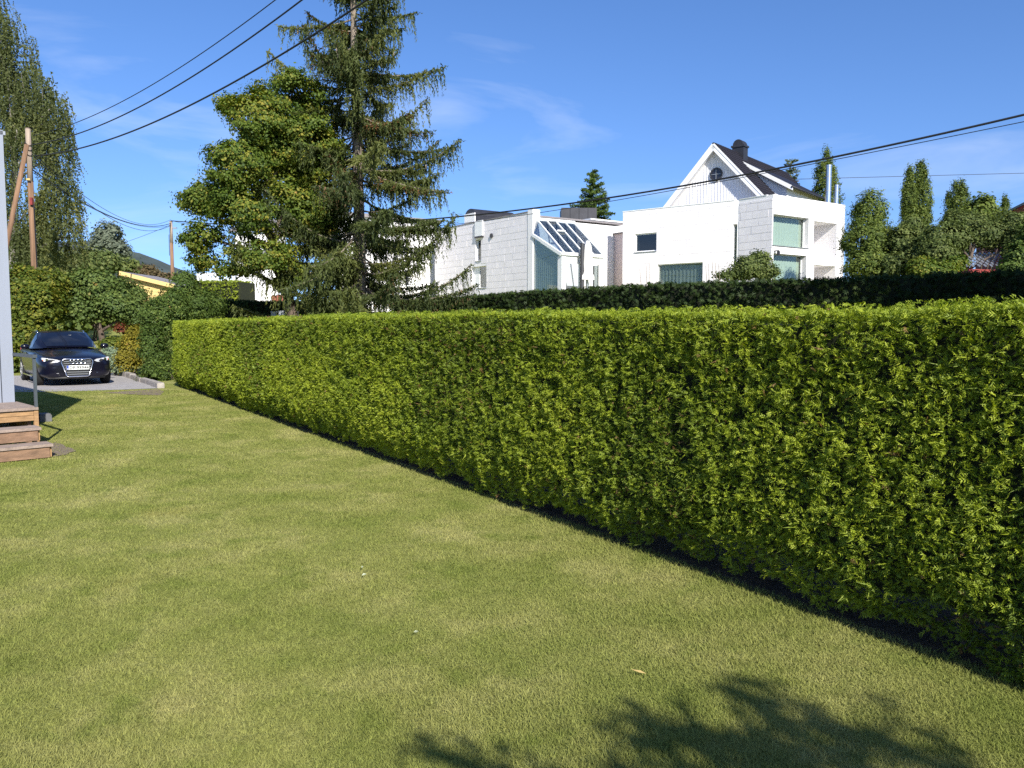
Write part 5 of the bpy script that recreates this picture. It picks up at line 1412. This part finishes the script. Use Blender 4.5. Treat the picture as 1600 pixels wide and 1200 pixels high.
mb = MB(); mb.box(v3(x1 + .06, y1 - .18, at(48, 312, 28.5)[2] - .2), v3(.08, 0, 0), v3(0, .08, 0), Z3 * .25); mb.build('junction_box', 'red_wood', p1)
mb = MB(); mb.tube([v3(x1 + .15, y1 - .1, at(48, 320, 28.5)[2]), v3(x1 + .2, y1 - .1, g1)], .02, 6); mb.build('down_lead', 'cable', p1)
mb = MB(); q = at(44, 280, 28.3); mb.box(q - v3(.06, .0, .03), v3(.12, 0, 0), v3(0, .02, 0), Z3 * .06); mb.build('number_tag', 'yellow_wood', p1)
p2, x2, y2, z2, g2 = pole('utility_pole', 267, 62, 346, 'slim wooden utility pole beside the yellow house', .13)
mb = MB(); mb.box(v3(x2 + .1, y2 - .06, z2 - .55), v3(.35, 0, 0), v3(0, .1, 0), Z3 * .1); mb.build('bracket', 'galv', p2)
mb = MB(); mb.tube([v3(x2 - .18, y2, z2 - 1.0), v3(x2 - .18, y2, z2 - 2.6)], .02, 5); mb.build('down_lead', 'cable', p2)
pole('utility_pole', 0, 0, 0, 'tall wooden utility pole past the near end of the hedge', .14, xy=(8.3, 3.2), H=12.6)
pole('utility_pole', 0, 0, 0, 'wooden utility pole at the end of the rightmost overhead line', .14, xy=(78, 67), H=15.2)
pole('utility_pole', 0, 0, 0, 'wooden utility pole carrying the thick overhead cable past the dark hedge', .14, xy=(36, 7.1), H=11.2)

def wire(A, B, pix, t0, t1, r, label, deg=2, ends=()):
    """sagging line over the plan line A->B fitted through photo points; drawn from t0 to t1"""
    A, B = np.asarray(A, float)[:2], np.asarray(B, float)[:2]; d = B - A; ts, zs = [], []
    for px, py in pix:
        r_ = ray(px, py); b = r_[0] / r_[1]
        t = (b * A[1] - A[0]) / (d[0] - b * d[1]); Y = A[1] + d[1] * t
        ts.append(t); zs.append(EYE + r_[2] / r_[1] * Y)
    for t, z in ends: ts.append(t); zs.append(z)
    c = np.polyfit(ts, zs, deg)
    pts = [v3(*(A + d * t), np.polyval(c, t)) for t in np.linspace(t0, t1, 70)]
    mb = MB(); mb.tube(pts, r, 6); o = mb.build('overhead_wire', 'cable', None, smooth=True, base=tuple(pts[0]))
    return tag(o, label, 'wire')
PA, PB = (-14.5, 26.4), (-2.5, 14.4)
wire(PA, PB, [(107, 196), (260, 119), (430, 0)], -.20, 1.9, .012, 'thin overhead wire, highest of three crossing from the braced pole')
wire(PA, PB, [(112, 212), (260, 144), (465, 5)], -.20, 1.9, .018, 'overhead cable running between the thin top wire and the lowest heavy one')
wire(PA, PB, [(105, 236), (260, 184), (400, 106), (575, 0)], -.20, 1.9, .021, 'heavy dark overhead cable, lowest of three crossing the spruce top')
PC, PD = (x2, y2), (15.7, 24.5)
wire(PC, PD, [(290, 347), (450, 351), (660, 345), (830, 327), (1000, 299), (1300, 246), (1600, 180)], 0, 1.5, .035, 'thick black overhead cable sagging in front of the white houses', deg=3)
wire(PC, PD, [(290, 350), (695, 351.7), (860, 330.6), (1000, 308), (1340, 239), (1600, 192)], 0, 1.5, .013, 'thin overhead wire just under the thick black cable', deg=3)
for i, (ya_, mid, yb_, r_, lab) in enumerate([(262, (140, 322), 349, .022, 'sagging cable from the junction on the braced pole to the slim pole'), (232, (140, 312), 343, .012, 'upper thin wire from the braced pole to the slim pole'), (236, (180, 345), 352, .014, 'deeply sagging dark wire between the braced and slim poles'), (266, (145, 326), 352, .011, 'lower thin wire from the braced pole to the slim pole')]):
    za = at(45, ya_, y1)[2]; zb_ = at(267, yb_, y2)[2]
    wire((x1, y1), (x2, y2), [mid], 0, 1.0, r_, lab, ends=((0, za), (1, zb_)))
wire((x2, y2), (-60, 95), [(200, 377)], 0, 1.0, .014, 'thin wire leaving the slim pole downward behind the slope trees', deg=2, ends=((0, z2 - .25), (1, 9.5)))
ge = apx + R2 * 14
wire(ge, (78, 67), [(1317, 278.7), (1600, 270.3)], 0, 1.0, .02, 'thin far wire running right from behind the black roof', deg=2, ends=((0, at(1224, 280, ge[1])[2]), (1, 15.0)))

# ================================================================== CAR
def car():
    M['car_paint'] = surf('car_paint', (0.004, 0.004, 0.011), 0.25, 0.05, 3.0, spec=.35, coat=.35)
    M['car_glass'] = surf('car_glass', (0.006, 0.008, 0.016), 0.04, 0.1, 3.0, spec=.7)
    M['car_black'] = surf('car_black', (0.008, 0.008, 0.009), 0.6, 0.2, 8.0)
    M['chrome'] = surf('chrome', (0.75, 0.75, 0.78), 0.15, 0.03, 8.0, metal=1.0)
    M['tyre'] = surf('tyre', (0.015, 0.015, 0.015), 0.9, 0.2, 12.0)
    M['alloy'] = surf('alloy', (0.6, 0.6, 0.62), 0.3, 0.05, 12.0, metal=.9)
    M['lamp'] = surf('lamp', (0.55, 0.56, 0.58), 0.08, 0.2, 18.0, spec=.9, coat=1.0)
    M['plate_white'] = surf('plate_white', (0.78, 0.80, 0.76), 0.4, 0.02, 5.0)
    M['plate_blue'] = surf('plate_blue', (0.02, 0.06, 0.35), 0.4, 0.05, 5.0)
    M['ink'] = surf('ink', (0.03, 0.03, 0.035), 0.5, 0.1, 5.0)
    M['amber'] = surf('amber', (0.5, 0.12, 0.02), 0.2, 0.05, 5.0)
    h = np.array([.611, -.791]); fp = on_z(122, 603)[:2]; c = fp - h * 2.12
    root = thing('parked_car', (c[0], c[1], .008), 'black estate car parked on the driveway with its front towards the lawn', 'car', rotz=math.atan2(h[1], h[0]))
    def B(mb, name, mat, par=root, smooth=False): return mb.build(name, mat, par, smooth=smooth, local=True)
    # lower body loft
    ST = [(2.15, .23, .40, .56, .45, .64, .50, .685), (2.08, .20, .60, .735, .48, .69, .64, .735), (1.93, .19, .70, .83, .52, .74, .72, .79), (1.6, .18, .78, .880, .55, .80, .76, .865), (1.1, .18, .80, .892, .58, .86, .78, .94), (.72, .18, .80, .893, .60, .90, .79, .985),
          (0, .18, .80, .893, .62, .93, .81, .965), (-1, .18, .80, .893, .64, .95, .81, .97), (-1.7, .2, .78, .88, .66, .97, .79, .99), (-2.05, .26, .70, .82, .66, .97, .72, 1.0), (-2.17, .34, .55, .70, .66, .92, .6, .95)]
    vs, fs = [], []
    for x, zb, wb, wm, zm, zs, ws, zc in ST:
        half = [(0, zb), (wb, zb), (wm * .975, zb + .09), (wm, zm), (wm * .985, zs - .10), (ws, zs), (ws * .55, zs + (zc - zs) * .75), (0, zc)]
        ring_ = half + [(-y, z) for y, z in reversed(half[1:-1])]
        vs += [(x, y, z) for y, z in ring_]
    m = 14
    for i in range(len(ST) - 1):
        for k in range(m): fs.append((i * m + k, i * m + (k + 1) % m, (i + 1) * m + (k + 1) % m, (i + 1) * m + k))
    fs += [tuple(range(m))[::-1], tuple((len(ST) - 1) * m + k for k in range(m))]
    body = B(MB().add(vs, fs), 'body', 'car_paint', smooth=True)
    md = body.modifiers.new('s', 'SUBSURF'); md.levels = 2; md.render_levels = 2
    cut = []
    for x in (1.33, -1.29):
        for sg in (-1, 1):
            mb = MB(); mb.tube([(x, sg * .55, .32), (x, sg * 1.1, .32)], .365, 28); cu = mb.build('cutter', 'car_black', root, local=True); cut.append(cu)
            mo = body.modifiers.new('b', 'BOOLEAN'); mo.operation = 'DIFFERENCE'; mo.object = cu; mo.solver = 'EXACT'
    dg = bpy.context.evaluated_depsgraph_get(); me = bpy.data.meshes.new_from_object(body.evaluated_get(dg))
    body.modifiers.clear(); body.data = me
    for cu in cut: bpy.data.objects.remove(cu, do_unlink=True)
    # cabin loft
    CT = [(.82, .60, .955, .57, .966, .982), (.42, .77, .945, .655, 1.165, 1.195), (-.03, .80, .94, .60, 1.365, 1.402), (-.8, .80, .945, .585, 1.395, 1.432), (-1.5, .78, .955, .56, 1.36, 1.405), (-1.82, .75, .965, .545, 1.23, 1.28), (-2.06, .70, .95, .54, .98, 1.02)]
    def prof(i):
        x, w0, z0, w1, z1, zc = CT[i]
        return [v3(x - .0, w0, z0), v3(x, (w0 * .45 + w1 * .55) + .02, z0 * .45 + z1 * .55), v3(x, w1, z1), v3(x + .05 * (i < 3), w1 * .6, z1 + (zc - z1) * .75), v3(x + .08 * (i < 3), 0, zc)]
    vs, fs = [], []
    for i in range(len(CT)):
        hp = prof(i); vs += hp + [v3(p[0], -p[1], p[2]) for p in reversed(hp[:-1])]
    for i in range(len(CT) - 1):
        for k in range(8): fs.append((i * 9 + k, i * 9 + k + 1, i * 9 + 10 + k, i * 9 + 9 + k))
    B(MB().add(vs, fs), 'roof', 'car_paint', smooth=True)
    def surf_pt(i, f, u, sg):            # station i + fraction f, u 0..4 along the half profile
        a, b = prof(i), prof(i + 1); k = min(3, int(u)); w = u - k
        p = (a[k] * (1 - w) + a[k + 1] * w) * (1 - f) + (b[k] * (1 - w) + b[k + 1] * w) * f
        return v3(p[0], p[1] * sg, p[2])
    # windscreen
    vs, fs = [], []; rows_ = [(0, .12), (0, .5), (1, 0), (1, .5), (1, .84)]; us = [2.3, 2.6, 3.0, 3.5, 4.0]
    cols = [(u, 1) for u in us] + [(u, -1) for u in reversed(us[:-1])]
    for i, f in rows_:
        for u, sg in cols: vs.append(surf_pt(i, f, u, sg) + v3(.014, 0, .012))
    for r in range(4):
        for k in range(8): fs.append((r * 9 + k, r * 9 + k + 1, r * 9 + 10 + k, r * 9 + 9 + k))
    B(MB().add(vs, fs), 'windscreen', 'car_glass', smooth=True)
    mb = MB(); mb.box((.28, -.05, 1.24), (.02, 0, 0), (0, .22, 0), (0, 0, .06)); mb.box((.285, -.13, 1.25), (.02, 0, 0), (0, .06, 0), (0, 0, .045)); B(mb, 'rear_view_mirror', 'plate_white')
    for sg in (-1, 1):
        for seg in ([(1, .30), (1, .65), (2, 0), (2, .42)], [(2, .50), (2, .8), (3, .1), (3, .52)], [(3, .60), (3, .9), (4, .4)]):
            vs, fs = [], []
            for i, f in seg:
                for u in (.18, .8, 1.35, 1.86): vs.append(surf_pt(i, f, u, sg) + v3(0, sg * .008, .003))
            for r in range(len(seg) - 1):
                for k in range(3): fs.append((r * 4 + k, r * 4 + k + 1, r * 4 + 5 + k, r * 4 + 4 + k))
            B(MB().add(vs, fs), 'side_window', 'car_glass', smooth=True)
        mb = MB(); mb.tube([v3(-.18, sg * .575, 1.37), v3(-.32, sg * .575, 1.415), v3(-1.25, sg * .56, 1.41), v3(-1.42, sg * .55, 1.36)], .014, 6); B(mb, 'roof_rail', 'chrome', smooth=True)
        # door mirror
        vs, fs = [], []; K = 10
        for i, t in enumerate((0, .15, .5, .85, 1)):
            r = [.01, .8, 1, .8, .01][i]
            for k in range(K):
                a = 2 * math.pi * k / K; vs.append((.47 + .075 * r * math.cos(a), sg * (.86 + .22 * t), 1.0 + .075 * r * math.sin(a)))
        for i in range(4):
            for k in range(K): fs.append((i * K + k, i * K + (k + 1) % K, (i + 1) * K + (k + 1) % K, (i + 1) * K + k))
        B(MB().add(vs, fs), 'door_mirror', 'car_paint', smooth=True)
        # handles and sill strip
        for x in (-.25, -1.15):
            mb = MB(); mb.box((x, sg * .882 - .012, .80), (.2, 0, 0), (0, .03, 0), (0, 0, .03)); B(mb, 'door_handle', 'car_paint')
        mb = MB(); mb.box((-.9, sg * .88 - .015, .205), (1.8, 0, 0), (0, .03, 0), (0, 0, .03)); B(mb, 'sill_strip', 'chrome')
    # wheels
    for x in (1.33, -1.29):
        for sg in (-1, 1):
            vs, fs = [], []; K = 28
            pr = [(.20, .70), (.305, .70), (.322, .72), (.322, .865), (.305, .885), (.215, .885), (.20, .84)]
            for r, y in pr:
                for k in range(K): a = 2 * math.pi * k / K; vs.append((x + r * math.cos(a), sg * y, .322 + r * math.sin(a)))
            for i in range(len(pr)):
                j = (i + 1) % len(pr)
                for k in range(K): fs.append((i * K + k, i * K + (k + 1) % K, j * K + (k + 1) % K, j * K + k))
            w = B(MB().add(vs, fs), 'wheel', 'tyre', smooth=True)
            mb = MB(); mb.tube([(x, sg * .87, .322), (x, sg * .89, .322)], [.06, .05], 12)
            for k in range(10):
                a = 2 * math.pi * k / 10; e = v3(math.cos(a), 0, math.sin(a)); tn = v3(-math.sin(a), 0, math.cos(a))
                mb.box(v3(x, sg * .865, .322) + e * .04 - tn * .014, e * .175, tn * .028, v3(0, sg * .02, 0))
            for k in range(24):
                a0, a1 = 2 * math.pi * k / 24, 2 * math.pi * (k + 1) / 24
                P = [v3(x + r * math.cos(a), sg * .884, .322 + r * math.sin(a)) for r, a in ((.20, a0), (.222, a0), (.222, a1), (.20, a1))]
                mb.prism(P, v3(0, sg * .008, 0))
            B(mb, 'rim', 'alloy', w)
            mb = MB(); mb.tube([(x, sg * .78, .322), (x, sg * .80, .322)], .2, 20); B(mb, 'brake_disc', 'car_black', w)
    # front
    xf = lambda y: 2.162 - .19 * (abs(y) / .72) ** 2.2
    out = [(-.345, .665), (-.30, .70), (.30, .70), (.345, .665), (.365, .60), (.265, .27), (.22, .245), (-.22, .245), (-.265, .27), (-.365, .60)]
    mb = MB(); pts = [v3(xf(y) + .045 - .10 * max(0, z - .62), y, z) for y, z in out]; pts.append(pts[0])
    mb.tube(pts, .016, 6, cap=False); gfr = B(mb, 'grille', 'chrome', smooth=True)
    mb = MB(); mb.add([v3(xf(y) + .036 - .10 * max(0, z - .62), y, z) for y, z in out], [tuple(range(10))[::-1]]); B(mb, 'grille_mesh', 'car_black', gfr)
    for i in range(7):
        z = .30 + i * .055; hw = np.interp(z, [.27, .60, .70], [.26, .36, .30]) - .02
        mb = MB(); mb.box((2.182 - (.012 if z > .6 else 0), -hw * .97, z), (.012, 0, 0), (0, 2 * hw * .97, 0), (0, 0, .012)); B(mb, 'slat', 'galv', gfr)
    for k in range(4):
        y = -.135 + .09 * k; mb = MB()
        mb.tube([v3(2.206, y + .058 * math.cos(a), .632 + .058 * math.sin(a)) for a in np.linspace(0, 2 * math.pi, 25)], .012, 6, cap=False); B(mb, 'emblem_ring', 'chrome', gfr, smooth=True)
    mb = MB(); mb.box((2.204, -.26, .425), (.012, 0, 0), (0, .52, 0), (0, 0, .11)); pl = B(mb, 'number_plate', 'plate_white')
    mb = MB(); mb.box((2.216, -.258, .427), (.002, 0, 0), (0, .045, 0), (0, 0, .106)); B(mb, 'country_strip', 'plate_blue', pl)
    def text(s, size, y, z, mat):
        cu = bpy.data.curves.new('plate_text', 'FONT'); cu.body = s; cu.size = size; cu.extrude = .0008; cu.offset = .0025; cu.space_character = 1.08
        ob = bpy.data.objects.new('plate_text', cu); COL.objects.link(ob)
        me = bpy.data.meshes.new_from_object(ob.evaluated_get(bpy.context.evaluated_depsgraph_get())); bpy.data.objects.remove(ob, do_unlink=True)
        me.materials.clear(); me.materials.append(M[mat]); o = link('plate_text', me, pl)
        o.location = (2.2185, y, z); o.rotation_euler = (math.pi / 2, 0, math.pi / 2); return o
    text('DP 99944', .104, -.200, .442, 'ink'); text('N', .032, -.247, .434, 'plate_white')
    for sg in (-1, 1):
        P = [(.39, .655), (.46, .69), (.66, .725), (.775, .742), (.785, .70), (.745, .645), (.58, .612), (.46, .615)]
        xs = lambda y, z: xf(y) + .060 - .26 * max(0, z - .62) - .05 * max(0, y - .6)
        poly = [v3(xs(y, z), sg * y, z) for y, z in P]
        if sg > 0: poly = poly[::-1]
        mb = MB(); mb.prism(poly, v3(-.12, 0, 0)); hl = B(mb, 'headlight', 'lamp')
        for y, z in ((.57, .655), (.68, .685)):
            mb = MB(); x = xs(y, z); mb.tube([(x - .01, sg * y, z), (x + .012, sg * y, z)], [.034, .03], 12); B(mb, 'lens', 'car_black' if y < .6 else 'chrome', hl)
        mb = MB(); mb.box((xs(.755, .66) - .02, sg * .758 - .012, .66), (.022, 0, 0), (0, .024, 0), (0, 0, .03)); B(mb, 'indicator', 'amber', hl)
        # lower intake with bright strip
        Q = [(.46, .40), (.70, .40), (.735, .33), (.68, .27), (.40, .27)]
        poly = [v3(xf(y) + .03, sg * y, z) for y, z in Q]
        if sg > 0: poly = poly[::-1]
        mb = MB(); mb.prism(poly, v3(-.03, 0, 0)); it = B(mb, 'air_intake', 'car_black')
        mb = MB(); mb.tube([v3(xf(y) + .04, sg * y, .335) for y in (.43, .55, .66)], .010, 6); B(mb, 'intake_strip', 'chrome', it)
    mb = MB(); mb.tube([v3(xf(y) - .03, y, .215) for y in np.linspace(-.66, .66, 9)], .035, 6); B(mb, 'front_lip', 'car_black')
    for sg in (-1, 1):                  # wipers
        mb = MB(); mb.tube([v3(.79, sg * .05, .99), v3(.70, sg * .05 + .5, 1.02)], .008, 5); B(mb, 'wiper', 'car_black')
    for sg in (-1, 1):                  # tail lights
        mb = MB(); mb.box((-2.12, sg * .70 - .1, .80), (-.03, 0, 0), (0, .2, 0), (0, 0, .12)); B(mb, 'tail_light', 'red_wood')
car()
